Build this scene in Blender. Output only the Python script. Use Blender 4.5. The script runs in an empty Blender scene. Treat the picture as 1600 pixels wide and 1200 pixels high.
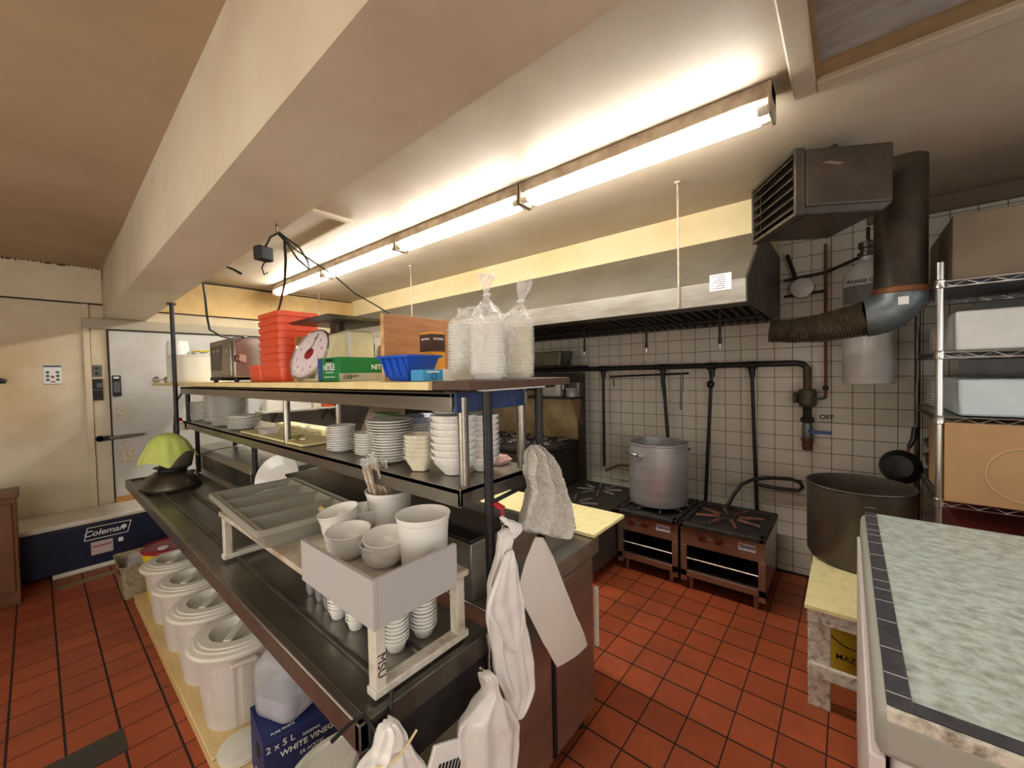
import bpy, bmesh, math, random
from mathutils import Vector, Matrix, noise as mnoise
random.seed(7)
PI=math.pi
scene=bpy.context.scene
COL=scene.collection
# ------------------------------------------------------------------ materials
def lin(c):
    return tuple(((v/255)/12.92 if v/255<=.04045 else ((v/255+.055)/1.055)**2.4) for v in c)+(1,)
MATS={}
def mat(name,rgb,rough=.5,metal=0,var=None,vs=6,va=.5,bump=0,bs=60,emit=None,es=0,trans=0,alpha=1,coat=0,stretch=None,spec=None,ior=None,sub=0):
    """procedural principled material; var = second colour mixed in by noise"""
    if name in MATS: return MATS[name]
    m=bpy.data.materials.new(name); m.use_nodes=True
    nt=m.node_tree; b=nt.nodes['Principled BSDF']
    b.inputs['Base Color'].default_value=lin(rgb)
    b.inputs['Roughness'].default_value=rough; b.inputs['Metallic'].default_value=metal
    if coat: b.inputs['Coat Weight'].default_value=coat; b.inputs['Coat Roughness'].default_value=.15
    if spec is not None: b.inputs['Specular IOR Level'].default_value=spec
    if ior: b.inputs['IOR'].default_value=ior
    if trans: b.inputs['Transmission Weight'].default_value=trans
    if sub: b.inputs['Subsurface Weight'].default_value=sub; b.inputs['Subsurface Radius'].default_value=(.02,.02,.02)
    if alpha<1: b.inputs['Alpha'].default_value=alpha
    if emit: b.inputs['Emission Color'].default_value=lin(emit); b.inputs['Emission Strength'].default_value=es
    tc=nt.nodes.new('ShaderNodeTexCoord'); mp=nt.nodes.new('ShaderNodeMapping')
    nt.links.new(tc.outputs['Object'],mp.inputs['Vector'])
    if stretch: mp.inputs['Scale'].default_value=stretch
    if var:
        n=nt.nodes.new('ShaderNodeTexNoise'); n.inputs['Scale'].default_value=vs; n.inputs['Detail'].default_value=6; n.inputs['Roughness'].default_value=.62
        nt.links.new(mp.outputs[0],n.inputs['Vector'])
        r=nt.nodes.new('ShaderNodeValToRGB'); lo=.5-.22*(1.2-va); r.color_ramp.elements[0].position=max(0,.62-va*.5); r.color_ramp.elements[1].position=.74
        r.color_ramp.elements[0].color=lin(rgb); r.color_ramp.elements[1].color=lin(var)
        nt.links.new(n.outputs['Fac'],r.inputs['Fac']); nt.links.new(r.outputs['Color'],b.inputs['Base Color'])
    if bump:
        n2=nt.nodes.new('ShaderNodeTexNoise'); n2.inputs['Scale'].default_value=bs; n2.inputs['Detail'].default_value=4
        nt.links.new(mp.outputs[0],n2.inputs['Vector'])
        bp=nt.nodes.new('ShaderNodeBump'); bp.inputs['Strength'].default_value=bump; bp.inputs['Distance'].default_value=.01
        nt.links.new(n2.outputs['Fac'],bp.inputs['Height']); nt.links.new(bp.outputs['Normal'],b.inputs['Normal'])
    MATS[name]=m; return m
class NT:
    def __init__(s,m): s.nt=m.node_tree
    def m(s,op,a,b=None,c=None):
        n=s.nt.nodes.new('ShaderNodeMath'); n.operation=op
        for i,v in enumerate((a,b,c)):
            if v is None: continue
            if isinstance(v,(int,float)): n.inputs[i].default_value=v
            else: s.nt.links.new(v,n.inputs[i])
        return n.outputs[0]
def tiles(name,rgbs,grout,ax,w,h,ou,ov,tu,tv,rough,bumpd=.4,dirt=None,dirtamt=.5,spec=.5,var=.12):
    """grid of tiles in object space; ax = the two object axes, w/h pitch, ou/ov offsets, tu/tv half grout"""
    m=bpy.data.materials.new(name); m.use_nodes=True; k=NT(m); nt=m.node_tree; b=nt.nodes['Principled BSDF']
    tc=nt.nodes.new('ShaderNodeTexCoord'); sx=nt.nodes.new('ShaderNodeSeparateXYZ'); nt.links.new(tc.outputs['Object'],sx.inputs[0])
    # slightly wavy joints
    def cell(axis,pitch,off,t):
        q=k.m('DIVIDE',k.m('SUBTRACT',sx.outputs[axis],off),pitch)
        fr=k.m('FRACT',q); ed=k.m('MULTIPLY',k.m('MINIMUM',fr,k.m('SUBTRACT',1.0,fr)),pitch)
        return k.m('FLOOR',q),k.m('SMOOTHSTEP' if False else 'LESS_THAN',ed,t),ed
    iu,gu,eu=cell(ax[0],w,ou,tu); iv,gv,ev=cell(ax[1],h,ov,tv)
    g=k.m('MAXIMUM',gu,gv)
    cb=nt.nodes.new('ShaderNodeCombineXYZ'); nt.links.new(iu,cb.inputs[0]); nt.links.new(iv,cb.inputs[1])
    wn=nt.nodes.new('ShaderNodeTexWhiteNoise'); nt.links.new(cb.outputs[0],wn.inputs['Vector'])
    r=nt.nodes.new('ShaderNodeValToRGB'); r.color_ramp.elements[0].color=lin(rgbs[0]); r.color_ramp.elements[1].color=lin(rgbs[1])
    n=nt.nodes.new('ShaderNodeTexNoise'); n.inputs['Scale'].default_value=14; n.inputs['Detail'].default_value=5; nt.links.new(tc.outputs['Object'],n.inputs['Vector'])
    f=k.m('ADD',k.m('MULTIPLY',wn.outputs['Value'],.55),k.m('MULTIPLY',n.outputs['Fac'],.45)); nt.links.new(f,r.inputs['Fac'])
    col=r.outputs['Color']
    if dirt:
        n3=nt.nodes.new('ShaderNodeTexNoise'); n3.inputs['Scale'].default_value=1.6; n3.inputs['Detail'].default_value=8; n3.inputs['Roughness'].default_value=.7; nt.links.new(tc.outputs['Object'],n3.inputs['Vector'])
        r3=nt.nodes.new('ShaderNodeValToRGB'); r3.color_ramp.elements[0].position=.45; r3.color_ramp.elements[1].position=.75; r3.color_ramp.elements[1].color=(dirtamt,)*3+(1,)
        r3.color_ramp.elements[0].color=(0,0,0,1)
        nt.links.new(n3.outputs['Fac'],r3.inputs['Fac'])
        md=nt.nodes.new('ShaderNodeMixRGB'); nt.links.new(r3.outputs['Color'],md.inputs[0]); nt.links.new(col,md.inputs[1]); md.inputs[2].default_value=lin(dirt); col=md.outputs[0]
    mx=nt.nodes.new('ShaderNodeMixRGB'); nt.links.new(g,mx.inputs[0]); nt.links.new(col,mx.inputs[1]); mx.inputs[2].default_value=lin(grout)
    nt.links.new(mx.outputs[0],b.inputs['Base Color'])
    rr=k.m('ADD',rough,k.m('MULTIPLY',g,.4)); nt.links.new(rr,b.inputs['Roughness']); b.inputs['Specular IOR Level'].default_value=spec
    hgt=k.m('ADD',k.m('SUBTRACT',1.0,g),k.m('MULTIPLY',n.outputs['Fac'],.25))
    bp=nt.nodes.new('ShaderNodeBump'); bp.inputs['Strength'].default_value=bumpd; bp.inputs['Distance'].default_value=.003
    nt.links.new(hgt,bp.inputs['Height']); nt.links.new(bp.outputs['Normal'],b.inputs['Normal'])
    return m
def film(name,rgb,fac=.5,rough=.25,bump=.8,bs=45,stretch=None,metalish=False):
    """clear or milky plastic film: part see-through, part glossy"""
    m=bpy.data.materials.new(name); m.use_nodes=True; nt=m.node_tree; b=nt.nodes['Principled BSDF']; out=nt.nodes['Material Output']
    b.inputs['Base Color'].default_value=lin(rgb); b.inputs['Roughness'].default_value=rough
    t=nt.nodes.new('ShaderNodeBsdfTransparent'); mx=nt.nodes.new('ShaderNodeMixShader')
    tc=nt.nodes.new('ShaderNodeTexCoord'); mp=nt.nodes.new('ShaderNodeMapping'); nt.links.new(tc.outputs['Object'],mp.inputs[0])
    if stretch: mp.inputs['Scale'].default_value=stretch
    n=nt.nodes.new('ShaderNodeTexNoise'); n.inputs['Scale'].default_value=bs; n.inputs['Detail'].default_value=3; nt.links.new(mp.outputs[0],n.inputs['Vector'])
    r=nt.nodes.new('ShaderNodeValToRGB'); r.color_ramp.elements[0].position=.5; r.color_ramp.elements[1].position=.72
    r.color_ramp.elements[0].color=(fac,)*3+(1,); r.color_ramp.elements[1].color=(min(1,fac+.45),)*3+(1,)
    nt.links.new(n.outputs['Fac'],r.inputs[0]); nt.links.new(r.outputs[0],mx.inputs[0])
    nt.links.new(t.outputs[0],mx.inputs[1]); nt.links.new(b.outputs[0],mx.inputs[2]); nt.links.new(mx.outputs[0],out.inputs['Surface'])
    bp=nt.nodes.new('ShaderNodeBump'); bp.inputs['Strength'].default_value=bump; bp.inputs['Distance'].default_value=.006
    nt.links.new(n.outputs['Fac'],bp.inputs['Height']); nt.links.new(bp.outputs['Normal'],b.inputs['Normal'])
    return m
# ------------------------------------------------------------------ mesh builder
class B:
    def __init__(s): s.bm=bmesh.new()
    def box(s,x0,x1,y0,y1,z0,z1,rot=None):
        vs=[s.bm.verts.new((x,y,z)) for x in (x0,x1) for y in (y0,y1) for z in (z0,z1)]
        for f in ((0,1,3,2),(4,6,7,5),(0,4,5,1),(2,3,7,6),(0,2,6,4),(1,5,7,3)): s.bm.faces.new([vs[i] for i in f])
        if rot:
            piv,ang,axis=rot; M=Matrix.Translation(piv)@Matrix.Rotation(ang,4,axis)@Matrix.Translation(-Vector(piv))
            for v in vs: v.co=M@v.co
        return s
    def hexa(s,pts):
        """8 corners: bottom 4 ccw, top 4 ccw"""
        vs=[s.bm.verts.new(p) for p in pts]
        for f in ((3,2,1,0),(4,5,6,7),(0,1,5,4),(1,2,6,5),(2,3,7,6),(3,0,4,7)): s.bm.faces.new([vs[i] for i in f])
        return s
    def ring(s,c,ax,r,n,ph=0):
        ax=Vector(ax).normalized(); a=ax.orthogonal().normalized(); b=ax.cross(a)
        return [s.bm.verts.new(Vector(c)+(a*math.cos(ph+2*PI*i/n)+b*math.sin(ph+2*PI*i/n))*r) for i in range(n)]
    def skin(s,rings,cap=True,closed=True):
        n=len(rings[0])
        for A,C in zip(rings,rings[1:]):
            for i in range(n if closed else n-1):
                j=(i+1)%n
                s.bm.faces.new((A[i],A[j],C[j],C[i]))
        if cap and closed:
            s.bm.faces.new(rings[0][::-1]); s.bm.faces.new(rings[-1])
        return s
    def cyl(s,p0,p1,r0,r1=None,n=16,cap=True):
        r1=r0 if r1 is None else r1; ax=Vector(p1)-Vector(p0)
        return s.skin([s.ring(p0,ax,r0,n),s.ring(p1,ax,r1,n)],cap)
    def tube(s,pts,r,n=8,cap=True):
        pts=[Vector(p) for p in pts]; rings=[]; prev=None
        for i,p in enumerate(pts):
            t=(pts[min(i+1,len(pts)-1)]-pts[max(i-1,0)]).normalized()
            if prev is None: a=t.orthogonal().normalized()
            else: a=(prev-t*prev.dot(t)).normalized()
            prev=a; b=t.cross(a); rr=r[i] if isinstance(r,(list,tuple)) else r
            rings.append([s.bm.verts.new(p+(a*math.cos(2*PI*k/n)+b*math.sin(2*PI*k/n))*rr) for k in range(n)])
        return s.skin(rings,cap)
    def lathe(s,prof,c=(0,0,0),n=32,axis=None,sx=1,sy=1,wob=0,caps=True):
        """prof list of (r,z), open surface"""
        M=Matrix.Identity(3)
        if axis is not None: M=Vector((0,0,1)).rotation_difference(Vector(axis)).to_matrix()
        rings=[]
        for r,z in prof:
            rings.append([s.bm.verts.new(Vector(c)+M@Vector((r*sx*math.cos(2*PI*i/n)*(1+wob*math.sin(i*2.4)),r*sy*math.sin(2*PI*i/n)*(1+wob*math.cos(i*1.9)),z))) for i in range(n)])
        s.skin(rings,False)
        if caps and prof[0][0]>1e-4: s.bm.faces.new(rings[0][::-1])
        if caps and prof[-1][0]>1e-4: s.bm.faces.new(rings[-1])
        return s
    def rrect(s,c,w,d,r,z,n=4,ang=0):
        out=[]
        for qx,qy,a0 in ((1,1,0),(-1,1,PI/2),(-1,-1,PI),(1,-1,1.5*PI)):
            for k in range(n+1):
                a=a0+PI/2*k/n; x=qx*(w/2-r)+r*math.cos(a); y=qy*(d/2-r)+r*math.sin(a)
                out.append(s.bm.verts.new((c[0]+x*math.cos(ang)-y*math.sin(ang),c[1]+x*math.sin(ang)+y*math.cos(ang),z)))
        return out
    def bin(s,c,secs,r=.02,n=4,ang=0,capb=True,capt=False):
        """stack of rounded rect sections (w,d,z)"""
        rs=[s.rrect(c,w,d,min(r,w/2.01,d/2.01),z,n,ang) for w,d,z in secs]
        s.skin(rs,False)
        if capb: s.bm.faces.new(rs[0][::-1])
        if capt: s.bm.faces.new(rs[-1])
        return s
    def poly(s,pts):
        s.bm.faces.new([s.bm.verts.new(p) for p in pts]); return s
    def prism(s,pts,vec):
        a=[s.bm.verts.new(p) for p in pts]; b=[s.bm.verts.new(Vector(p)+Vector(vec)) for p in pts]
        s.bm.faces.new(a[::-1]); s.bm.faces.new(b)
        n=len(a)
        for i in range(n): s.bm.faces.new((a[i],a[(i+1)%n],b[(i+1)%n],b[i]))
        return s
    def wobble(s,amp,freq,seed=0):
        for v in s.bm.verts:
            q=v.co*freq+Vector((seed,seed*1.7,seed*.3)); v.co+=Vector((mnoise.noise(q),mnoise.noise(q+Vector((9,0,0))),mnoise.noise(q+Vector((0,9,0)))))*amp
        return s
PARM={}
def finish(bld,name,m,parent=None,bevel=0,sub=0,solid=0,ang=35,loc=None,flat=False):
    bm=bld.bm; bmesh.ops.recalc_face_normals(bm,faces=bm.faces)
    me=bpy.data.meshes.new(name); bm.to_mesh(me); bm.free()
    o=bpy.data.objects.new(name,me); COL.objects.link(o)
    ms=m if isinstance(m,(list,tuple)) else [m]
    for q in ms: me.materials.append(q)
    if parent is not None:
        M=PARM[parent.name]; me.transform(M.inverted()); o.parent=parent; PARM[o.name]=M
    else:
        xs=[v.co for v in me.vertices]
        if loc is None: loc=((min(v.x for v in xs)+max(v.x for v in xs))/2,(min(v.y for v in xs)+max(v.y for v in xs))/2,min(v.z for v in xs))
        M=Matrix.Translation(loc); me.transform(M.inverted()); o.location=loc; PARM[o.name]=M
    if not flat:
        for p in me.polygons: p.use_smooth=True
        try: me.set_sharp_from_angle(angle=math.radians(ang))
        except Exception: pass
    if solid:
        md=o.modifiers.new('thickness','SOLIDIFY'); md.thickness=solid; md.offset=0
    if bevel:
        md=o.modifiers.new('bevel','BEVEL'); md.width=bevel; md.segments=2; md.limit_method='ANGLE'; md.angle_limit=math.radians(40)
    if sub:
        md=o.modifiers.new('subsurf','SUBSURF'); md.levels=sub; md.render_levels=sub
    return o
def tag(o,label,cat,group=None):
    o['label']=label; o['category']=cat
    if group: o['group']=group
    return o
def thing(name,label,cat,loc,group=None,rz=0):
    o=bpy.data.objects.new(name,None); COL.objects.link(o); o.empty_display_size=.05
    M=Matrix.Translation(loc)@Matrix.Rotation(rz,4,'Z'); o.location=loc; o.rotation_euler=(0,0,rz); PARM[o.name]=M
    return tag(o,label,cat,group)
def struct(bld,name,m,**k):
    o=finish(bld,name,m,loc=k.pop('loc',(0,0,0)),**k); o['kind']='structure'; return o
def dup(root,d,label=None,rz=None,scale=None,group=None):
    r=root.copy(); COL.objects.link(r); r.location=Vector(root.location)+Vector(d)
    if label: r['label']=label
    if group: r['group']=group
    if rz is not None: r.rotation_euler=(0,0,rz)
    if scale: r.scale=scale
    for ch in list(root.children):
        c=ch.copy(); COL.objects.link(c); c.parent=r
        for g in list(ch.children):
            e=g.copy(); COL.objects.link(e); e.parent=c
    return r
def text(s,size,loc,xd,yd,m,parent,name='lettering',ext=.0006,align='CENTER',shear=0,bold=0,label=None):
    cu=bpy.data.curves.new(name,'FONT'); cu.body=s; cu.size=size; cu.extrude=ext; cu.align_x=align; cu.align_y='CENTER'; cu.shear=shear; cu.offset=bold; cu.resolution_u=3
    t=bpy.data.objects.new(name,cu); COL.objects.link(t)
    bpy.context.view_layer.update()
    me=bpy.data.meshes.new_from_object(t.evaluated_get(bpy.context.evaluated_depsgraph_get())); bpy.data.objects.remove(t)
    X=Vector(xd).normalized(); Y=Vector(yd).normalized(); Z=X.cross(Y)
    M=Matrix(((X.x,Y.x,Z.x,loc[0]),(X.y,Y.y,Z.y,loc[1]),(X.z,Y.z,Z.z,loc[2]),(0,0,0,1)))
    me.transform(M); me.materials.clear(); me.materials.append(m)
    o=bpy.data.objects.new(name,me); COL.objects.link(o)
    if parent is not None: P=PARM[parent.name]; me.transform(P.inverted()); o.parent=parent; PARM[o.name]=P
    if label: o['label']=label
    return o
UX,UY,UZ=(1,0,0),(0,1,0),(0,0,1); NX,NY=(-1,0,0),(0,-1,0)
# ------------------------------------------------------------------ palette
m_floor=tiles('quarry_tiles',[(140,66,40),(176,88,52)],(44,28,24),(0,1),.1675,.1665,2.88-.1675*40,.4-.1665*20,.0045,.0030,.42,.5,dirt=(84,50,38),dirtamt=.6,spec=.35)
m_wtile=tiles('glazed_wall_tiles',[(210,207,198),(224,220,211)],(92,80,70),(1,2),.1166,.1126,-.025-.1166*40,.059,.0022,.0022,.3,.25,dirt=(178,162,140),dirtamt=.3,spec=.4)
m_ceil=mat('painted_ceiling',(186,174,156),.5,var=(168,150,126),vs=1.3,va=.5,bump=.08,bs=30)
m_ceilL=m_ceil
m_beam=mat('painted_beam',(214,204,182),.5,var=(196,182,156),vs=1.5,va=.4,bump=.06,bs=25)
m_cream=mat('cream_wall_paint',(224,214,190),.6,var=(196,172,128),vs=1.4,va=.45,bump=.12,bs=20)
m_band=mat('yellowed_plywood_paint',(226,196,138),.6,var=(206,170,108),vs=4,va=.5,bump=.1,bs=40)
m_white=mat('white_door_paint',(206,208,208),.45,var=(184,182,172),vs=2.2,va=.4,bump=.05,bs=10)
m_steel=mat('brushed_stainless_steel',(176,172,164),.32,.9,var=(120,112,100),vs=5,va=.5,bump=.06,bs=200,stretch=(1,.05,1))
m_steelx=mat('stainless_table_side',(172,168,160),.28,.85,var=(140,134,126),vs=3,va=.4,bump=.05,bs=120,stretch=(.1,1,1))
m_dsteel=mat('worn_dark_steel',(112,110,102),.38,.85,var=(74,72,66),vs=6,va=.5,bump=.06,bs=160)
m_ctop=mat('oiled_steel_counter_top',(148,145,136),.3,.8,var=(112,108,100),vs=4,va=.5,bump=.05,bs=90)
m_black=mat('black_painted_iron',(24,24,28),.45,.2,var=(42,40,42),vs=20,va=.4,bump=.2,bs=70)
m_iron=mat('sooty_cast_iron',(30,28,27),.6,.3,var=(62,54,48),vs=14,va=.5,bump=.5,bs=60)
m_soot=mat('greasy_dark_panel',(52,47,42),.45,.5,var=(84,74,62),vs=4,va=.45,bump=.1,bs=30)
m_hood=mat('galvanised_hood_skin',(126,121,111),.45,.5,var=(108,102,92),vs=3,va=.5,bump=.12,bs=20)
m_hoodband=mat('scuffed_steel_hood_band',(164,162,156),.4,.6,var=(120,112,102),vs=9,va=.5,bump=.15,bs=60,stretch=(1,.25,1))
m_alum=mat('spun_aluminium',(190,190,194),.4,.6,var=(158,158,160),vs=6,va=.4,bump=.08,bs=120,stretch=(.2,.2,3))
m_chrome=mat('chrome_wire',(205,205,205),.22,.95)
m_galv=mat('galvanised_duct',(120,128,134),.42,.6,var=(90,94,96),vs=8,va=.5)
m_flue=mat('rust_brown_flue',(50,42,34),.5,.3,var=(78,66,48),vs=7,va=.5,bump=.3,bs=30)
m_heater=mat('brown_heater_enamel',(54,47,39),.42,.1,var=(76,63,53),vs=9,va=.45,bump=.15,bs=60)
m_china=mat('white_glazed_china',(238,237,232),.18,0,spec=.6)
m_blueplate=mat('pale_blue_glaze',(150,160,190),.25)
m_greenplate=mat('sage_green_glaze',(124,146,110),.35)
m_plastw=mat('white_plastic',(236,235,229),.4,sub=.05)
m_foam=mat('foam_container_white',(236,234,226),.6)
m_foamc=mat('foam_container_cream',(234,228,204),.6)
m_can=mat('off_white_bin_plastic',(212,207,200),.5,var=(192,184,174),vs=5,va=.4,bump=.1,bs=120)
m_lid=mat('white_lid_plastic',(222,220,208),.45,var=(206,200,186),vs=5,va=.35,bump=.08,bs=120)
m_gtray=mat('grey_plastic',(150,149,138),.5,bump=.06,bs=200)
m_stand=mat('chipped_white_paint',(206,202,190),.55,var=(158,140,116),vs=16,va=.32,bump=.3,bs=60)
m_standtop=mat('stained_stand_top',(196,188,172),.6,var=(140,112,84),vs=7,va=.45,bump=.3,bs=50)
m_greyboard=mat('grey_painted_board',(176,176,176),.6,bump=.08,bs=120)
m_wood=mat('pale_board_wood',(226,202,148),.5,var=(200,168,108),vs=9,va=.5,stretch=(1,.12,1),bump=.08,bs=40)
m_yboard=mat('yellow_edged_board',(238,222,166),.5,var=(222,200,138),vs=12,va=.4)
m_brownboard=mat('dark_brown_board_edge',(92,66,50),.5,var=(60,42,32),vs=40,va=.5)
m_ply=mat('plywood_face',(190,136,88),.5,var=(150,98,58),vs=7,va=.5,stretch=(.5,1,3.5),bump=.06,bs=40)
m_plyedge=mat('plywood_edge',(222,186,130),.6,var=(176,130,80),vs=30,va=.5)
m_brownwood=mat('stained_brown_wood',(120,76,44),.45,var=(84,50,28),vs=6,va=.5,stretch=(1,1,.3))
m_cut=mat('cream_cutting_board',(236,226,172),.45,var=(218,204,146),vs=22,va=.3)
m_orange=mat('orange_plastic',(222,84,48),.4,var=(206,70,38),vs=4,va=.3)
m_blue=mat('bright_blue_plastic',(20,84,200),.35)
m_green=mat('green_carton',(10,120,58),.45)
m_grn2=mat('green_carton_end',(14,132,66),.45)
m_navy=mat('navy_plastic',(22,34,62),.5,var=(16,24,44),vs=5,va=.4,bump=.1,bs=80)
m_navycard=mat('navy_carton',(26,36,92),.55,var=(34,48,112),vs=6,va=.3)
m_lime=mat('lime_cloth',(214,230,132),.9,var=(198,218,108),vs=10,va=.4,bump=.5,bs=180)
m_towel=mat('terry_towel',(232,230,222),.95,var=(206,202,190),vs=60,va=.5,bump=1.0,bs=170)
m_apron=film('thin_white_plastic_apron',(240,239,236),.93,.35,1.0,16)
m_bag=film('clear_bag_film',(245,245,245),.22,.12,1.0,26)
m_wrap=film('stretch_wrap',(235,235,232),.05,.15,1.0,34)
m_milk=film('milky_shelf_film',(150,156,160),.5,.25,.5,8)
m_jug=film('milky_jug_plastic',(232,234,240),.30,.3,.15,6)
m_liquid=mat('pale_liquid',(166,172,188),.2,alpha=1)
m_ink=mat('black_ink',(20,20,24),.6)
m_wht=mat('white_print',(236,236,236),.5)
m_red=mat('red_plastic',(150,26,36),.4)
m_yel=mat('yellow_plastic',(224,196,40),.4)
m_card=mat('brown_cardboard',(176,140,98),.65,var=(160,124,84),vs=3,va=.4)
m_dcard=mat('grey_brown_carton',(126,112,92),.65,var=(110,96,78),vs=3,va=.4)
m_knob=mat('dark_red_knob',(84,30,26),.35)
m_range=mat('stainless_range_front',(150,128,112),.3,.75,var=(128,106,92),vs=4,va=.4)
m_bar=mat('worn_grate_bar',(124,118,112),.4,.2,var=(70,64,60),vs=26,va=.5)
m_rust=mat('rust_orange_patch',(86,70,62),.6,.2,var=(168,92,66),vs=16,va=.45)
m_creamm=mat('cream_scale_enamel',(206,198,160),.45,var=(184,172,130),vs=6,va=.4)
m_dial=mat('dial_face',(232,222,226),.35,var=(222,196,204),vs=24,va=.3)
m_glassy=mat('dial_glass_rim',(190,195,200),.12,.8)
m_bamboo=mat('bamboo',(206,166,112),.5)
m_blueend=mat('blue_taped_shelf_end',(44,66,110),.5,var=(30,46,82),vs=10,va=.4,bump=.4,bs=60)
m_rubber=mat('black_rubber_cable',(18,18,20),.45)
m_seam=mat('dark_seam_line',(46,36,28),.8)
m_chalk=mat('flaked_plaster',(232,226,210),.9,var=(120,100,76),vs=60,va=.4,bump=.8,bs=60)
m_tube=mat('lit_fluorescent_tube',(255,255,250),.3,emit=(255,250,240),es=36)
m_fix=mat('grimy_white_fixture',(178,164,146),.5,var=(128,108,88),vs=12,va=.5)
m_pot=mat('dark_anodised_pot',(92,86,76),.36,.6,var=(62,58,52),vs=3,va=.4)
m_nonstick=mat('black_nonstick',(20,20,22),.3)
m_granite=mat('granite_pattern_vinyl',(192,206,200),.32,var=(128,128,114),vs=38,va=.42,bump=.35,bs=30,stretch=(1.1,.8,1))
m_tape=mat('dark_tape_edging',(70,70,76),.4,var=(46,46,52),vs=30,va=.4,bump=.3,bs=60)
m_fgrey=mat('freezer_grey_paint',(160,160,152),.45,bump=.04,bs=60)
m_fwhite=mat('freezer_cabinet_white',(206,198,196),.45)
m_bone=mat('peeling_white_paint',(208,202,190),.7,var=(90,74,56),vs=34,va=.32,bump=.5,bs=40)
m_screen=mat('display_grey',(90,96,104),.3)
m_tankw=mat('white_cylinder_enamel',(214,214,214),.25,var=(200,200,202),vs=4,va=.3)
m_yellowcard=mat('yellow_orange_carton',(230,160,50),.5)
m_browncard=mat('dark_brown_carton',(66,40,30),.5)
m_skyblue=mat('light_blue_carton',(60,150,206),.5)
m_pinkrag=mat('pinkish_cloth',(200,160,156),.9)
m_redtwine=mat('red_twine',(190,40,56),.8)
m_clearb=mat('clear_hard_plastic',(225,228,230),.1,alpha=.35)
m_copper=mat('copper_brown_hose',(120,76,50),.4,.5)
m_insul=mat('crinkled_foil_duct',(106,92,76),.4,.5,var=(70,58,44),vs=30,va=.5,bump=.6,bs=60)
m_splash=mat('stained_splashback',(176,160,124),.4,.4,var=(116,88,56),vs=4,va=.5)
# ------------------------------------------------------------------ room shell
YE=5.4; XR=3.73; ZC=2.66
struct(B().box(-1.9,XR+.1,-1.7,YE+.1,-.1,0),'floor',m_floor,flat=True)
b=B()
b.box(-1.9,XR+.1,-1.7,YE+.1,ZC,ZC+.1)
struct(b,'ceiling',m_ceil,flat=True)
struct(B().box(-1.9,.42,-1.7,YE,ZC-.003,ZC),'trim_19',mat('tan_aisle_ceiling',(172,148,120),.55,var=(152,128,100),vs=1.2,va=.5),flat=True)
struct(B().box(XR,XR+.1,-1.7,YE+.1,0,ZC),'wall_right',m_wtile,flat=True)
struct(B().box(-1.9,XR,YE,YE+.1,0,ZC),'wall_far',m_cream,flat=True)
struct(B().box(-1.98,-1.88,-1.7,YE+.1,0,ZC),'wall_left',m_cream,flat=True)
struct(B().box(-1.9,XR+.1,-1.8,-1.7,0,ZC),'wall_back',m_cream,flat=True)
# ceiling beam, slightly out of square
b=B(); b.hexa([(.33,-1.7,2.2),(.60,-1.7,2.2),(.735,YE,2.2),(.435,YE,2.2),(.33,-1.7,ZC),(.60,-1.7,ZC),(.735,YE,ZC),(.45,YE,ZC)])
struct(b,'beam_1',m_beam,flat=True)
# far wall boards: upper bands and trims
b=B(); b.box(-1.88,.445,YE-.03,YE,2.33,ZC); struct(b,'trim_1',m_cream,bevel=.003)
b=B(); b.box(.72,XR,YE-.035,YE,2.30,ZC); struct(b,'trim_2',m_band,bevel=.003)
b=B(); b.box(.30,XR,YE-.05,YE,2.1,2.19); struct(b,'trim_3',mat('grey_trim_paint',(176,168,150),.5),bevel=.003)
b=B(); b.box(.44,XR,YE-.02,YE,2.19,2.30); struct(b,'trim_4',m_cream,bevel=.003)
b=B(); b.box(.30,.345,YE-.025,YE,.42,2.33); struct(b,'trim_5',m_cream,bevel=.004)
for i,(x0,x1,y,z0,z1) in enumerate([(-1.88,.44,YE-.033,2.322,2.332),(.72,XR,YE-.04,2.292,2.302),(.47,XR,YE-.056,2.087,2.1),(.345,.349,YE-.004,.42,2.1),(.456,.466,YE-.004,.42,2.1)]):
    struct(B().box(x0,x1,y,YE,z0,z1),'trim_%d'%(6+i),m_seam)
# rough crumbly joint where wall meets the ceiling and the beam
b=B()
for k in range(70):
    x=-1.2+k*.0235; b.box(x,x+.02*random.random()+.006,YE-.034,YE-.03,ZC-.006-.014*random.random(),ZC)
for k in range(24):
    z=2.2+k*.019; b.box(.437,.437+.004+.012*random.random(),YE-.036,YE-.03,z,z+.009)
struct(b,'trim_11',mat('crumbly_joint',(92,66,40),.9))
# white walk-in cold room door in the far wall
b=B(); b.box(.467,1.75,YE-.045,YE,.44,2.087)
d=struct(b,'door_1',m_white,bevel=.004)
# door latch, flaked plaster
t=thing('door_latch','long dark metal latch across the edge of the white cold room door','latch',(.45,YE-.05,1.06))
b=B(); b.cyl((.375,YE-.03,1.07),(.375,YE-.07,1.07),.03,.026,14); b.box(.35,.47,YE-.07,YE-.045,1.05,1.09); finish(b,'latch_body',m_iron,t,bevel=.003)
b=B(); b.tube([(.44,YE-.08,1.07),(.55,YE-.1,1.075),(.68,YE-.09,1.08)],[.015,.02,.012],8); b.cyl((.45,YE-.045,1.07),(.45,YE-.09,1.07),.012); finish(b,'lever',m_steelx,t)
b=B()
for cx,cz,rx,rz in ((.53,1.30,.035,.06),(.55,.90,.06,.10)):
    pts=[(cx+rx*(1+.35*mnoise.noise(Vector((math.cos(a)*2,math.sin(a)*2,cx*9))))*math.cos(a),YE-.0462,cz+rz*(1+.4*mnoise.noise(Vector((math.cos(a)*3,math.sin(a)*3,5+cz))))*math.sin(a)) for a in [2*PI*k/22 for k in range(22)]]
    b.prism(pts,(0,-.004,0))
struct(b,'trim_12',m_chalk)
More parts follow.
